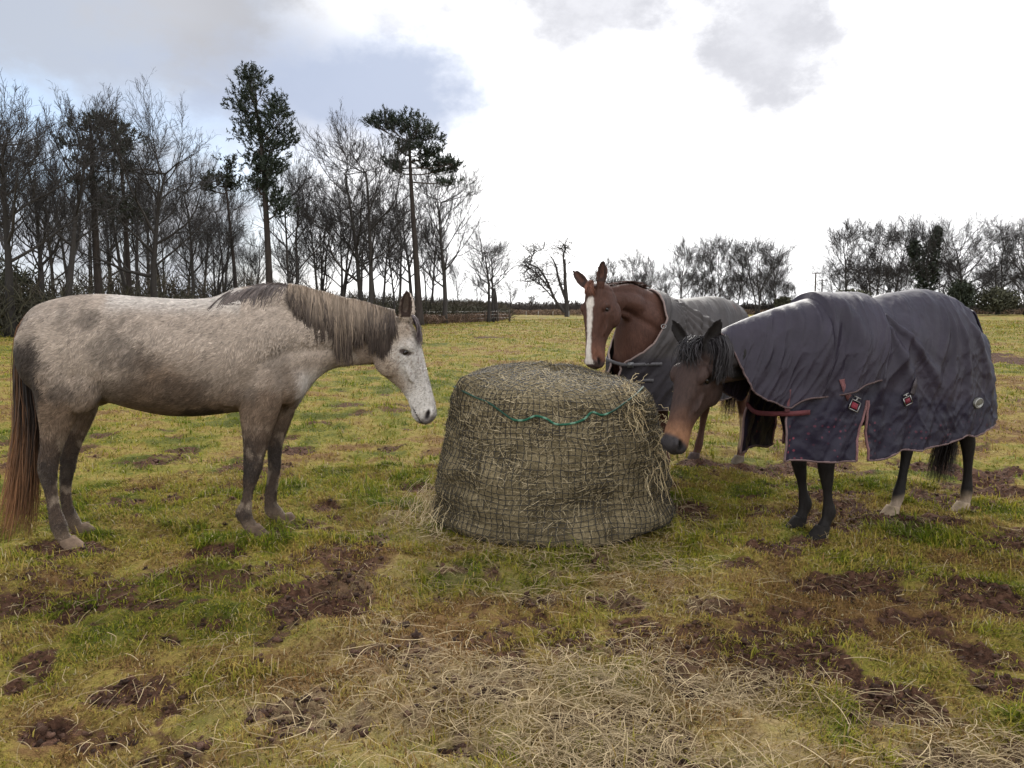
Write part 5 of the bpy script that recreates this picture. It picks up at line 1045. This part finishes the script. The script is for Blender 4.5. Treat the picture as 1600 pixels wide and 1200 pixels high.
# ================================================================ trees
BARK_M = attr_mat('bark', .85, bump=.6, bscale=14, var=.35, vscale=5, stretch=(1, 1, .25), spec=.2)
TWIG_M = attr_mat('twigs', .8, var=.2, vscale=3, spec=.2)
NEEDLE_M = attr_mat('pine_needles', .6, var=.25, vscale=2, spec=.3)
BARKC = np.array([.042, .037, .034]); TWIGC = np.array([.040, .036, .035])
def rperp(R, d):
    v = R.normal(0, 1, 3); v = v - d * (v @ d); return v / (np.linalg.norm(v) + 1e-9)
class Tree:
    """Unit-height bare tree: trunk and limbs in one mesh, branches and twigs in the crown mesh."""
    def __init__(s, seed, bole=.35, spread=.30, trunks=1, nl=9, up=.05, wig=.10, lean=0.0, fork=True, r0=.018, dens=1.0, env=None, droop=0.0, tw=1.0, hlimb=.42):
        s.R = np.random.default_rng(seed); s.tr, s.cr = MB(), MB(); s.tw = [[], []]; s.env = env; s.dens = dens * .86; s.up = up; s.wig = wig; s.droop = droop; s.tws = tw; s.hl = hlimb
        for k in range(trunks):
            a = s.R.uniform(0, 6.28); off = np.array([math.cos(a), math.sin(a), 0]) * (.016 if trunks > 1 else 0)
            d = nrm(np.array([math.cos(a) * (.11 if trunks > 1 else .02) + lean, math.sin(a) * (.11 if trunks > 1 else .02), 1.0]))
            s.trunk(off, d, r0 * (.8 if trunks > 1 else 1), bole * s.R.uniform(.85, 1.15), spread, nl, fork)
        P, W, C = [np.array([t[q] for t in s.tw[0]]) for q in range(3)]
        s.cr.n and None
        if len(P): ribbons(s.cr, P, W, C, s.R.normal(0, 1, (len(P), 1, 3)))
        zt = np.percentile(np.vstack(s.cr.V)[:, 2], 99.7)
        for m_ in (s.tr, s.cr): m_.V = [v * np.array([1, 1, 1]) / zt for v in m_.V]
        s.trunk_me = s.tr.mesh('trunk'); s.crown_me = s.cr.mesh('crown')
    def path(s, p, d, L_, n, wig, up):
        P = [p]; d = d.copy()
        for i in range(n):
            d = nrm(d + s.R.normal(0, wig, 3) + np.array([0, 0, up])); P.append(P[-1] + d * L_ / n)
        return np.array(P)
    def trunk(s, p, d, r, bole, spread, nl, fork):
        P = s.path(p, d, .78 if fork else .95, 12, .045, .02); q = np.linspace(0, 1, 13); rr = r * (1 - .74 * q) * (1 + .8 * np.exp(-q * 22)); P[0][2] = -.01
        tube(s.tr, P, rr, 8, BARKC * s.R.uniform(.8, 1.2)); az = s.R.uniform(0, 6.28)
        for i in range(nl):
            t = bole + (1 - bole) * ((i + s.R.uniform(0, .9)) / nl) ** .85; t = min(t, .99); k = min(int(t * 12), 11); f = t * 12 - k; b = P[k] * (1 - f) + P[k + 1] * f; rb = np.interp(t, q, rr); az += 2.4 + s.R.normal(0, .4)
            rise = np.interp(t, [bole, .8, 1], [.55, .95, 1.4]) + s.R.normal(0, .15); dd = nrm(np.array([math.cos(az), math.sin(az), rise]))
            ll = spread * np.interp(t, [bole, (bole + 1) / 2, 1], [1.15, 1.1, .75]) * s.R.uniform(.7, 1.25); s.branch(b, dd, ll, rb * s.R.uniform(.42, .68), 1)
        for k in range(3 if fork else 1):
            s.branch(P[-1], nrm(P[-1] - P[-2] + rperp(s.R, np.array([0, 0, 1.])) * (.40 if fork else .1)), (.26 if fork else .1), rr[-1] * .85, 1)
    def branch(s, p, d, L_, r, lvl):
        n = (0, 8, 6, 4, 3)[lvl]; P = s.path(p, d, L_, n, s.wig * (1, 1, 1.2, 1.5, 1.8)[lvl], s.up * (1, 1, .9, .6, .4)[lvl] - s.droop * (lvl >= 3))
        q = np.linspace(0, 1, n + 1); rr = r * (1 - .7 * q)
        if lvl == 1: tube(s.tr, P, np.maximum(rr, .0011), 5, BARKC * s.R.uniform(.8, 1.1), False)
        elif lvl == 2: tube(s.cr, P, np.maximum(rr, .00085), 4, TWIGC * s.R.uniform(.85, 1.15), False)
        else:
            w_ = np.maximum(rr * 2, (.0015, .0010)[lvl - 3] * s.tws); w_ = np.interp(np.linspace(0, 1, 5), q, w_); w_[-1] *= .5
            s.tw[0].append((crom(P, 5), w_, np.tile(TWIGC * s.R.uniform(.8, 1.25), (5, 1))))
        if lvl >= 4: return
        nc = int(round((0, 9, 7, 5)[lvl] * s.dens * s.R.uniform(.8, 1.2))); t0 = (0, .25, .15, .12)[lvl]
        for i in range(nc):
            t = t0 + (1 - t0) * (i + s.R.uniform(0, 1)) / nc; t = min(t, .98); k = min(int(t * n), n - 1); f = t * n - k; b = P[k] * (1 - f) + P[k + 1] * f; tg = nrm(P[k + 1] - P[k])
            pv = rperp(s.R, tg); pv = nrm(pv + np.array([0, 0, .25])); dd = nrm(tg + pv * s.R.uniform(.55, 1.0))
            s.branch(b, dd, L_ * (0, .55, .58, .60)[lvl] * s.R.uniform(.65, 1.3) * (1.15 - .6 * t), np.interp(t, q, rr) * .62, lvl + 1)
        if lvl < 3: s.branch(P[-1], nrm(P[-1] - P[-2]), L_ * .40, rr[-1], lvl + 1)
def place_tree(T, name, X, Y, H, rz, label, group=None, sx=1.0, cat='tree'):
    z = 0.0; r = tag(empty(name, (X, Y, z), rz), label, cat, group); r.scale = (H * sx, H * sx, H)
    for nm, me, m in (('trunk', T.trunk_me, BARK_M), ('crown', T.crown_me, TWIG_M)):
        if len(me.polygons): link(nm, me, m, r)
    return r
def px_tree(T, px, top, Y, rz, label, group=None, sx=1.0, name='bare_tree', base=None):
    b = at_y(px, 500, Y); H = at_y(px, top, Y)[2]; return place_tree(T, name, b[0], Y, H * 1.0, rz, label, group, sx)
def pine(name, label, px, Y, tpts, lobes, r0, seed, dens=1.0, colour=(.020, .028, .017), flat=1.0, limbs=True):
    """tpts: trunk line in photo pixels; lobes: (px, py, rx, ry, depth) foliage masses, measured on the photo and given a depth in metres"""
    R = np.random.default_rng(seed); b = at_y(px, 500, Y); root = tag(empty(name, (b[0], Y, 0)), label, 'tree', None); o = np.array([b[0], Y, 0])
    tp = np.array([at_y(x, y, Y) - o for x, y in tpts]); tp[0][2] = -.2; tp = crom(tp, 24); q = np.linspace(0, 1, 24)
    mb = MB(); rr = r0 * (1 - .75 * q) * (1 + .5 * np.exp(-q * 14)); tube(mb, tp, rr, 10, np.array([.038, .030, .026]))
    fol = MB(); m_px = Y / F; Pt, Wt, Ct = [], [], []
    for (x, y, rx, ry, dz) in lobes:
        c = at_y(x, y, Y) - o + np.array([0, dz, 0]); rx *= .88; rad = np.array([rx * m_px, max(rx, ry) * m_px * .85, ry * m_px])
        k = np.argmin(np.abs(tp[:, 2] - (c[2] - rad[2] * .9))); k = min(k, 22); limb = crom(np.array([tp[k], tp[k] * .5 + c * .5 + np.array([0, 0, -.3 * rad[2]]), c]), 8)
        if limbs: tube(mb, limb, np.linspace(max(rr[k] * .42, .05), .035, 8), 5, np.array([.055, .042, .034]), False)
        nb = int(12 * dens * (rad[0] * rad[2]) ** .6) + 4
        for i in range(nb):
            v = R.normal(0, 1, 3); v /= np.linalg.norm(v); v *= R.uniform(.25, 1.0) ** .5; e = c + v * rad
            mid = (limb[R.integers(3, 8)] + e) / 2 + R.normal(0, .15, 3); bp = crom(np.array([limb[R.integers(4, 8)], mid, e]), 5); tube(mb, bp, np.linspace(.035, .015, 5), 3, np.array([.045, .036, .03]), False)
            nt = R.integers(4, 8)
            for j in range(nt):
                tc_ = e + R.normal(0, .26, 3) * np.array([1.1, 1.1, .7 * flat]); ax = nrm(np.array([0, 0, 1.]) * .8 + nrm(v * np.array([1, 1, .3])) * .7 + R.normal(0, .3, 3)); ln = R.uniform(.35, .62); nn = 20
                hh = R.uniform(0, 1, nn); dirs = nrm(ax * .75 + R.normal(0, .5, (nn, 3))); st = tc_ + ax * (hh * ln)[:, None]; nl_ = R.uniform(.16, .27, nn)
                Pt.append(np.stack([st, st + dirs * nl_[:, None] * .55, st + dirs * nl_[:, None]], 1)); wv = R.uniform(.030, .055, nn); Wt.append(np.stack([wv, wv, wv * .3], 1))
                Ct.append(np.tile((np.array(colour) * R.uniform(.55, 1.7, (nn, 1)))[:, None], (1, 3, 1)))
    P = np.vstack(Pt); ribbons(fol, P, np.vstack(Wt), np.vstack(Ct), R.normal(0, 1, (len(P), 1, 3)))
    mb.build('trunk', BARK_M, root); fol.build('crown', NEEDLE_M, root); return root
def make_trees():
    V = [Tree(1, .30, .30, 1, 15, r0=.019), Tree(2, .40, .25, 1, 14, r0=.016, up=.10), Tree(3, .25, .33, 2, 11, r0=.018, up=.08), Tree(4, .32, .21, 1, 14, r0=.015, up=.12), Tree(5, .30, .37, 1, 17, r0=.022, wig=.13), Tree(6, .42, .24, 2, 9, r0=.016, up=.11), Tree(7, .22, .28, 3, 8, r0=.015, up=.08)]
    spec = [  # px, top, Y, variant, width, rotation, label
        (18, 122, 41, 0, 1.0, .3, 'tall bare tree with forked trunk at the left end of the wood'),
        (64, 165, 45, 3, .9, 1.1, 'slender upright bare tree just right of the leftmost forked tree'),
        (103, 122, 44, 1, 1.0, 2.0, 'tall bare tree with wispy top just left of the broad tiered pine'),
        (212, 180, 54, 5, .9, .5, 'twin stemmed bare tree between the left pine and the wide round tree'),
        (243, 132, 48, 4, .88, 2.6, 'widest rounded bare tree above the grey horse back, heavy forked limbs'),
        (300, 228, 56, 3, .9, .9, 'thin pale topped bare tree right of the widest rounded tree'),
        (332, 330, 58, 6, 1.0, 2.2, 'low many stemmed bare tree left of the small leaning pine'),
        (458, 232, 60, 2, .8, .1, 'bare tree with upright twin stems just right of the tallest pine'),
        (500, 300, 64, 6, 1.0, 1.5, 'low spreading bare tree between the tallest pine and the big vase shaped tree'),
        (572, 178, 63, 2, 1.02, 2.4, 'big vase shaped bare tree left of the flat topped pine'),
        (598, 300, 68, 1, .8, .7, 'narrow bare tree close beside the big vase shaped tree'),
        (617, 330, 66, 3, .8, 1.9, 'thin leaning bare tree under the left side of the flat topped pine'),
        (694, 236, 70, 2, .95, 1.0, 'large bare tree with arching outer limb right of the flat topped pine'),
        (668, 330, 74, 5, .8, 2.9, 'dark twin stemmed bare tree directly behind the flat topped pine'),
        (764, 335, 76, 4, .95, .4, 'rounded bare tree at the right end of the wood'),
        (797, 428, 112, 4, 1.0, 1.2, 'small lone bare tree beyond the right end of the wood')]
    for px, top, Y, v, sx, rz, lab in spec: px_tree(V[v], px, top, Y, rz, lab, 'bare trees along the front of the wood', sx)
    # trunks one sees between the front trees
    R = np.random.default_rng(5)
    for i in range(29):
        px = -70 + i * 30 + R.uniform(-9, 9); Y = R.uniform(64, 98) + px * .02; top = np.interp(px, [-60, 100, 250, 420, 560, 700, 780], [215, 225, 250, 320, 300, 345, 410]) + R.uniform(-40, 80)
        px_tree(V[R.choice([1, 3, 5, 3, 6, 0])], px, top, Y, R.uniform(0, 6.28), 'slim bare tree deep in the wood among many like it', 'slim bare trees deep in the wood', R.uniform(.75, 1.0))
    # the left flank, outside the picture's edge by a step
    for px, top, Y, v in ((-60, 130, 42, 1), (-130, 150, 44, 0), (-190, 120, 40, 2), (-260, 140, 41, 3), (-340, 130, 39, 0), (-430, 150, 38, 5)): px_tree(V[v], px, top, Y, 1.3, 'slim bare tree deep in the wood among many like it', 'slim bare trees deep in the wood')
    pine('pine_tree', 'tallest dark pine with twin lobed crown standing above the wood', 421, 56, [(423, 500), (420, 420), (415, 320), (410, 240), (400, 170), (388, 120)],
         [(388, 128, 20, 20, 0), (372, 160, 16, 22, .5), (405, 150, 22, 30, -.6), (385, 190, 24, 26, .3), (412, 200, 24, 26, 0), (435, 165, 15, 18, .6), (440, 195, 18, 22, -.5), (446, 218, 14, 14, .4), (400, 232, 22, 16, .4), (428, 232, 22, 14, -.3), (398, 262, 14, 14, .5), (425, 268, 22, 22, -.7), (402, 292, 16, 16, 0), (425, 305, 22, 18, .6), (412, 262, 16, 18, 0), (440, 325, 13, 14, -.5)], .26, 21, .9)
    pine('pine_tree', 'flat topped pine with long bare trunk and spreading dark plates', 652, 64, [(656, 505), (651, 420), (645, 330), (641, 260), (640, 215)],
         [(600, 190, 26, 9, .4), (630, 192, 28, 13, 0), (655, 198, 26, 15, -.5), (672, 210, 16, 12, .8), (585, 196, 12, 7, 0), (640, 212, 30, 10, .6), (625, 235, 24, 10, -.8), (655, 236, 28, 12, .3), (680, 240, 14, 10, 0), (690, 262, 22, 11, .5), (708, 258, 14, 10, -.4), (668, 252, 20, 9, .8), (612, 256, 14, 8, .5), (618, 266, 12, 7, -.6), (705, 285, 12, 6, 0)], .29, 22, .95, flat=.6)
    pine('pine_tree', 'broad dark pine with tiered branches above the grey rump', 150, 47, [(160, 505), (152, 420), (147, 320), (143, 240), (141, 190)],
         [(126, 200, 20, 5, 0), (150, 192, 16, 6, .5), (172, 196, 18, 5, -.3), (118, 228, 20, 5, .4), (178, 230, 22, 5, .6), (130, 258, 20, 5, 0), (172, 264, 24, 5, .4), (146, 290, 18, 5, -.6), (172, 304, 20, 6, .4), (184, 325, 16, 6, -.4)], .26, 23, .36, colour=(.034, .038, .028), flat=.6)
    pine('pine_tree', 'dark pine with sparse crown merging into the widest bare tree', 193, 51, [(205, 505), (200, 420), (194, 320), (188, 240), (184, 205)],
         [(176, 205, 14, 9, 0), (198, 212, 14, 9, .4), (186, 232, 16, 9, -.3), (205, 330, 14, 9, .3), (190, 345, 14, 8, 0)], .2, 24, .7, colour=(.030, .036, .024))
    pine('pine_tree', 'small thin pine leaning left of the tallest pine', 369, 58, [(372, 500), (366, 420), (357, 330), (352, 280)],
         [(356, 262, 8, 10, 0), (350, 282, 14, 9, .3), (338, 288, 14, 6, -.3), (362, 292, 10, 6, .4), (330, 296, 8, 5, 0)], .17, 25, .8, colour=(.030, .036, .022))
    # snag
    R = np.random.default_rng(8); b = at_y(775, 500, 84); r = tag(empty('dead_tree', (b[0], 84, 0)), 'short broken dead trunk standing right of the rounded end tree', 'tree')
    mb = MB(); tube(mb, [(.1, 0, -.1), (0, 0, 1.5), (-.12, 0, 2.6), (-.22, 0, 3.5)], [.26, .23, .24, .17], 9, BARKC); tube(mb, [(-.12, 0, 2.9), (-.35, 0, 3.2)], [.14, .09], 6, BARKC); mb.build('trunk', BARK_M, r)
    # far trees across the field
    far = [Tree(31, .22, .36, 1, 20, r0=.014, tw=1.6), Tree(32, .24, .27, 1, 20, r0=.014, up=.10, tw=1.35), Tree(33, .18, .28, 3, 11, r0=.012, up=.09, tw=1.3), Tree(34, .22, .48, 1, 24, r0=.022, wig=.12, up=.05, tw=1.25), Tree(35, .24, .36, 2, 13, r0=.015, tw=1.3)]
    fs = [(952, 402, 150, 1, .9, 'small sparse far tree just left of the chestnut horse ears'), (984, 388, 152, 0, .8, 'sparse topped far tree above the chestnut horse neck'), (1014, 400, 150, 1, .7, 'crooked thin far tree with one bent limb above the chestnut horse withers'),
          (1062, 372, 150, 1, 1.0, 'upright fan shaped far tree above the grey rug'), (1096, 384, 156, 2, .8, 'dense many stemmed far tree right of the fan shaped far tree'), (1122, 364, 150, 2, .95, 'tallest feathery far tree above the back of the grey rug'),
          (1152, 385, 154, 1, .9, 'narrow far tree between the feathery tree and the broad dome'), (1184, 370, 150, 2, 1.25, 'dome shaped far clump tree left of the open gap with the power poles'), (1212, 392, 156, 2, 1.0, 'lower rounded far tree at the edge of the open gap with the power poles'),
          (1035, 420, 165, 4, 1.0, 'low wide far tree behind the chestnut withers'), (830, 462, 170, 4, .9, 'tiny pale far tree standing in the hedge left of the broken limbed tree'),
          (1322, 350, 150, 1, 1.1, 'ragged left edge tree of the right hand grove beside the power poles'), (1364, 345, 150, 4, 1.0, 'tree with wide forked trunk in the right grove left of the ivy covered tree'), (1396, 342, 152, 0, .9, 'straight trunk tree directly left of the ivy covered tree'),
          (1414, 400, 175, 1, .8, 'small pale fine tree seen through the gap left of the ivy covered tree'), (1506, 334, 150, 3, 1.0, 'great spreading round tree right of the ivy covered tree'), (1558, 345, 152, 4, .9, 'tree under the right flank of the great spreading tree'),
          (1602, 338, 146, 3, .9, 'wide dark tree cut by the right edge of the picture'), (1650, 350, 150, 0, 1.0, 'wide dark tree beyond the right edge of the grove')]
    for px, top, Y, v, sx, lab in fs: px_tree(far[v], px, top - (10 if px > 1300 else 2), Y, R.uniform(0, 6.28), lab, 'bare trees across the far side of the field', sx)
    for i in range(26):
        px = [930, 960, 1000, 1040, 1075, 1110, 1140, 1165, 1195, 1225, 1310, 1345, 1375, 1400, 1430, 1460, 1480, 1525, 1545, 1575, 1590, 1610, 1630, 1130, 1205, 1350][i] + R.uniform(-8, 8)
        px_tree(far[R.choice([1, 2, 4])], px, np.interp(px, [900, 1300, 1301, 1600], [425, 430, 405, 405]) + R.uniform(-10, 25), R.uniform(156, 180), R.uniform(0, 6.28), 'low scrubby bare tree filling in behind the far trees', 'scrubby trees filling in behind', R.uniform(1.0, 1.4))
    ivy = Tree(36, .30, .36, 2, 13, r0=.016, tw=1.1); ir = px_tree(ivy, 1446, 335, 148, 1.2, 'ivy covered tree with thick dark stems in the right grove', None, .95, 'ivy_tree')
    H = at_y(1446, 335, 148)[2]; mb = MB(); R = np.random.default_rng(9); m_ = 148 / F
    lobes = [(1440, 478, 7, 30), (1441, 440, 10, 30), (1432, 405, 11, 26), (1427, 388, 9, 14), (1455, 400, 12, 28), (1462, 380, 9, 20), (1458, 430, 9, 30), (1465, 365, 6, 12)]
    for x, y, rx, ry in lobes:
        c = (at_y(x, y, 148) - np.array([at_y(1446, 500, 148)[0], 148, 0])); n = 330; v = R.normal(0, 1, (n, 3)); v = nrm(v) * (R.random(n) ** .4)[:, None] * np.array([rx, rx, ry]) * m_
        P0 = c + v; d = nrm(R.normal(0, 1, (n, 3))); PP = np.stack([P0, P0 + d * .28, P0 + d * .5], 1) / H; ribbons(mb, PP, np.tile(np.array([.3, .35, .1]) / H, (n, 1)), np.tile((np.array([.022, .028, .018]) * R.uniform(.5, 1.6, (n, 1)))[:, None], (1, 3, 1)), R.normal(0, 1, (n, 1, 3)))
    o = mb.build('ivy', NEEDLE_M, ir)
    o.matrix_local = Matrix.Rotation(-1.2, 4, 'Z') @ Matrix.Scale(1 / .95, 4, (1, 0, 0)) @ Matrix.Scale(1 / .95, 4, (0, 1, 0))
    # broken limbed tree by the chestnut ears
    b = at_y(884, 500, 125); m_ = 125 / F; o = np.array([b[0], 125, 0]); r = tag(empty('broken_tree', tuple(o)), 'old tree with long limbs slumped to the left, beside the chestnut horse ears', 'tree')
    W = lambda x, y, dz=0: at_y(x, y, 125) - o + np.array([0, dz, 0])
    mb, cr = MB(), MB(); R = np.random.default_rng(14); tw = []
    def limb(pts, r0, r1, n): 
        P = crom(np.array(pts), 14); tube(mb, P, np.linspace(r0, r1, 14), 7, BARKC * 1.0, False)
        for i in range(n * 2):
            k = R.integers(4, 14); d = nrm(np.array([R.normal(-.35, .6), R.normal(0, .6), R.normal(.35, .6)])); l = R.uniform(1.2, 3.2); Q = [P[k]]
            for j in range(4): d = nrm(d + R.normal(0, .3, 3)); Q.append(Q[-1] + d * l / 4)
            tw.append((np.array(Q), .10))
            for j in range(6):
                e = Q[R.integers(1, 5)]; d2 = nrm(d + R.normal(0, .7, 3)); l2 = R.uniform(.7, 1.9); tw.append((np.array([e + d2 * l2 * t + R.normal(0, .05, 3) * (t > 0) for t in (0, .25, .5, .75, 1)]), .06))
    limb([W(886, 496), W(885, 470), W(883, 440), W(882, 405)], .42, .20, 8); limb([W(883, 425), W(880, 400), W(884, 388), W(880, 382)], .18, .08, 14)
    limb([W(884, 468), W(874, 440), W(868, 415), W(862, 402)], .26, .08, 12); limb([W(882, 488), W(868, 470), W(855, 440), W(842, 420), W(826, 412)], .26, .09, 26); limb([W(862, 455), W(848, 438), W(838, 428), W(818, 410)], .15, .06, 20); limb([W(868, 470), W(852, 452), W(838, 440), W(822, 440)], .12, .05, 16)
    limb([W(826, 412), W(835, 396), W(850, 388)], .08, .04, 12)
    P = np.array([t[0] for t in tw]); wv = np.array([t[1] for t in tw]); ribbons(cr, P, wv[:, None] * np.array([1, .9, .8, .6, .3]), np.tile(TWIGC, (len(P), 5, 1)), R.normal(0, 1, (len(P), 1, 3)))
    mb.build('trunk', BARK_M, r); cr.build('crown', TWIG_M, r)
    return V
def make_hedges():
    R = np.random.default_rng(17)
    def twiggy(mb, line, h0, h1, dp, n, ln, wd, col, vary=.5):
        P_ = crom(np.array(line, float), 200); t = R.uniform(0, 199, n); i = np.minimum(t.astype(int), 198); f = (t - i)[:, None]; B = P_[i] * (1 - f) + P_[i + 1] * f
        hh = np.interp(t, np.linspace(0, 199, len(h0) if np.ndim(h0) else 2), h0 if np.ndim(h0) else [h0, h1]); B = B + np.stack([R.normal(0, .4, n), R.uniform(-dp, dp, n), 0 * n * t], 1)
        hh = hh * (.75 + .5 * fbm(B * np.array([1, 1, 0]), .35, 2, 18)); B[:, 2] = R.uniform(-.1, 1, n) ** 1.2 * hh * .8
        d = nrm(np.stack([R.normal(0, .55, n), R.normal(0, .5, n), np.abs(R.normal(.75, .4, n))], 1)); l = ln * R.uniform(.5, 1.3, n); k = 4; q = np.linspace(0, 1, k); PP = B[:, None] + d[:, None] * (q * l[:, None])[..., None] + np.cumsum(R.normal(0, .06 * ln, (n, k, 3)), 1)
        PP[:, :, 2] = np.minimum(PP[:, :, 2], hh[:, None] * 1.12)
        ribbons(mb, PP, wd * R.uniform(.6, 1.3, n)[:, None] * np.array([1, .9, .7, .3]), np.tile((np.array(col) * R.uniform(1 - vary, 1 + vary, (n, 1)))[:, None], (1, k, 1)), R.normal(0, 1, (n, 1, 3)))
    # the scrub that fills the wood's floor
    mb = MB(); edge = [ground(-520, 540), ground(0, 527), ground(300, 516), ground(560, 509), ground(700, 506), ground(790, 500)]
    edge = [np.array(e) for e in edge]
    for k, (dy, n, h) in enumerate(((2, 9000, (2.6, 2.6, 2.2, 2.0, 1.6, 1.1)), (8, 8000, (3.6, 3.4, 2.6, 2.4, 2.0, 1.4)), (18, 8000, (4.5, 4.2, 3.2, 2.8, 2.4, 1.8)), (32, 8000, (5.5, 5.0, 3.8, 3.0, 2.6, 2.2)))):
        twiggy(mb, [e + np.array([0, dy * (1 + .2 * q), 0]) for q, e in enumerate(edge)], h, 0, 3.2 + k, n, 1.15, .06, (.058, .046, .034) if k % 2 else (.05, .046, .03))
    tag(mb.build('undergrowth', TWIG_M), 'brown tangled scrub and brambles filling the floor of the wood', 'undergrowth', kind='stuff')
    def hedge(line, h, dp, n, col, lab, wd=.16):
        c = np.array(line, float).mean(0); c[2] = 0; root = tag(empty('hedge', tuple(c)), lab, 'hedge'); mb = MB(); ln = np.array(line, float) - c
        P_ = crom(ln, 260); th = np.linspace(0, np.pi, 9); R_ = []
        for p in P_:
            nz = .75 + .5 * float(fbm([[p[0] * .16, 3.1, 0]], 1, 3, 19)[0]); R_.append(np.stack([np.full(9, p[0]), p[1] + dp * np.cos(th), np.sin(th) ** .6 * h * .86 * nz - .1], 1))
        loft(mb, np.array(R_), np.array(col) * .6, True); twiggy(mb, ln, h, h, dp * 1.05, n, 1.0, wd, col); mb.build('foliage', TWIG_M, root)
    hedge([(-14, 150, 0), (10, 156, 0), (34, 160, 0), (62, 163, 0), (100, 165, 0), (140, 166, 0)], 2.5, 1.6, 16000, (.050, .040, .034), 'long dark clipped hedge along the far side of the field')
    hedge([(-13, 96, 0), (-9, 98, 0), (-4, 100, 0), (-2, 108, 0)], 2.0, 1.5, 3500, (.055, .048, .030), 'short olive hedge behind the right end of the wood')
    # rough bank of dead grass in front of the far hedge
    mb = MB(); twiggy(mb, [(-12, 142, 0), (12, 150, 0), (60, 157, 0), (130, 160, 0)], 1.0, 1.0, 2.5, 9000, .8, .14, (.16, .11, .075)); tag(mb.build('rough_grass', TWIG_M), 'strip of brown dead grass along the foot of the far hedge', 'grass', kind='stuff')
    mb = MB(); twiggy(mb, [edge[3] + (0, -1, 0), edge[4] + (0, -1.5, 0), edge[5] + (0, -2, 0)], .8, .9, 1.2, 3000, .7, .05, (.13, .085, .06)); tag(mb.build('rough_grass', TWIG_M), 'strip of red brown dead bramble along the right foot of the wood', 'brambles', kind='stuff')
    # evergreen bushes of the right grove
    for px, py, rx, ry, Y, lab in ((1330, 470, 32, 16, 142, 'rounded olive bush left of the right grove, above the slate rug'), (1502, 462, 20, 22, 142, 'dark ivy clad bush under the great spreading tree'), (1560, 470, 36, 18, 144, 'low dark bush at the foot of the right grove'), (1225, 476, 12, 9, 150, 'low round bush at the foot of the far dome shaped tree'), (15, 470, 55, 55, 47, 'tangled dark thicket at the far left end of the wood')):
        c = at_y(px, py, Y); m_ = Y / F; r = tag(empty('bush', (c[0], Y, 0)), lab, 'bush'); mb = MB(); n = 1700; v = nrm(R.normal(0, 1, (n, 3))) * (R.random(n) ** .35)[:, None] * np.array([rx, rx * .8, ry]) * m_ * (.8 + .4 * R.random((n, 1))) + np.array([0, 0, c[2]]); v[:, 2] = np.maximum(v[:, 2], .05)
        d = nrm(R.normal(0, 1, (n, 3)) + np.array([0, 0, .5])); l = (1.0 if Y < 100 else .9) * R.uniform(.4, 1.0, n); sc = Y / 140; PP = np.stack([v, v + d * (l * .5)[:, None], v + d * l[:, None]], 1); ribbons(mb, PP, np.tile(np.array([.22, .22, .08]) * max(sc, .3), (n, 1)), np.tile((np.array([.052, .052, .032] if px != 1502 else [.028, .034, .022]) * R.uniform(.5, 1.5, (n, 1)))[:, None], (1, 3, 1)), R.normal(0, 1, (n, 1, 3))); mb.build('foliage', TWIG_M, r)
def make_fence():
    # end post and low rails of the wood's fence
    A, B = ground(796, 502.5), ground(640, 508); r = tag(empty('fence', (A[0], A[1], 0)), 'low weathered post and wire fence along the right end of the wood', 'fence'); d = (B - A); m = flat_mat('post_wood', (.060, .048, .038), .9, var=.35, vscale=12, bump=.6); n = 8
    for i in range(n):
        p = d * i / (n - 1); mb = MB(); tube(mb, [(p[0], p[1], -.2), (p[0] + .01, p[1], .7), (p[0] + RNG.uniform(-.05, .05), p[1], 1.25)], [.085, .08, .075] if i == 0 else [.06, .055, .05], 8); mb.build('post', m, r)
    for z in (.45, .8, 1.1): mb = MB(); tube(mb, [np.array([0, 0, z]) + d * q + (0, 0, -.03 * math.sin(q * 21.9) ** 2) for q in np.linspace(0, 1, 40)], .006, 4); mb.build('wire', METAL_M, r)
    # thin white electric fence stakes across the far part of the field
    r = tag(empty('electric_fence', (0, 0, 0)), 'line of thin pale electric fence stakes across the far field', 'fence'); m = flat_mat('stake_plastic', (.5, .5, .46), .6)
    for px in (822, 841, 864, 889, 912): p = ground(px, 497.0); mb = MB(); tube(mb, [(p[0], p[1], 0), (p[0], p[1], .95)], .022, 6); mb.build('post', m, r)
    pm = flat_mat('pole_wood', (.07, .055, .045), .9, var=.3, vscale=6)
    for px, top, Y, lab in ((1272, 426, 150, 'taller wooden power pole with crossbar in the gap above the slate rug'), (1282.5, 437, 175, 'shorter wooden power pole with crossbar, just right of the taller one')):
        b = at_y(px, 500, Y); H = at_y(px, top, Y)[2]; r = tag(empty('power_pole', (b[0], Y, 0)), lab, 'power pole'); mb = MB(); tube(mb, [(0, 0, -.3), (0, 0, H)], [.17, .13], 10); mb.build('pole', pm, r)
        mb = MB(); box(mb, (0, -.16, H - .12), (1.8 if Y < 160 else 1.9, .12, .15)); mb.build('crossbar', pm, r); im = METAL_M
        for q in (-.75, 0, .75): mb = MB(); tube(mb, [(q, -.16, H - .05), (q, -.16, H + .12), (q, -.16, H + .22)], [.03, .06, .04], 8); mb.build('insulator', im, r)
    b = at_y(808, 484, 200); r = tag(empty('shed', (b[0], 200, 0)), 'long low pale roofed shed just showing over the hedge', 'shed'); mb = MB(); box(mb, (0, 0, .55), (7, 4, 1.3)); mb.build('wall', flat_mat('shed_wall', (.14, .14, .13), .8), r)
    mb = MB(); loft(mb, [[(x, -2.3, 1.15), (x, 0, 1.55), (x, 2.3, 1.15), (x, 2.3, 1.22), (x, 0, 1.64), (x, -2.3, 1.22)] for x in (-3.8, 3.8)]); mb.build('roof', flat_mat('shed_roof', (.30, .31, .32), .5), r)
# ================================================================ build
import os
grey_horse(); bay_horse(); chestnut_horse()
make_bale(); make_trees(); make_hedges(); make_fence()
make_ground(); make_grass(); make_loose_hay(); make_clods()
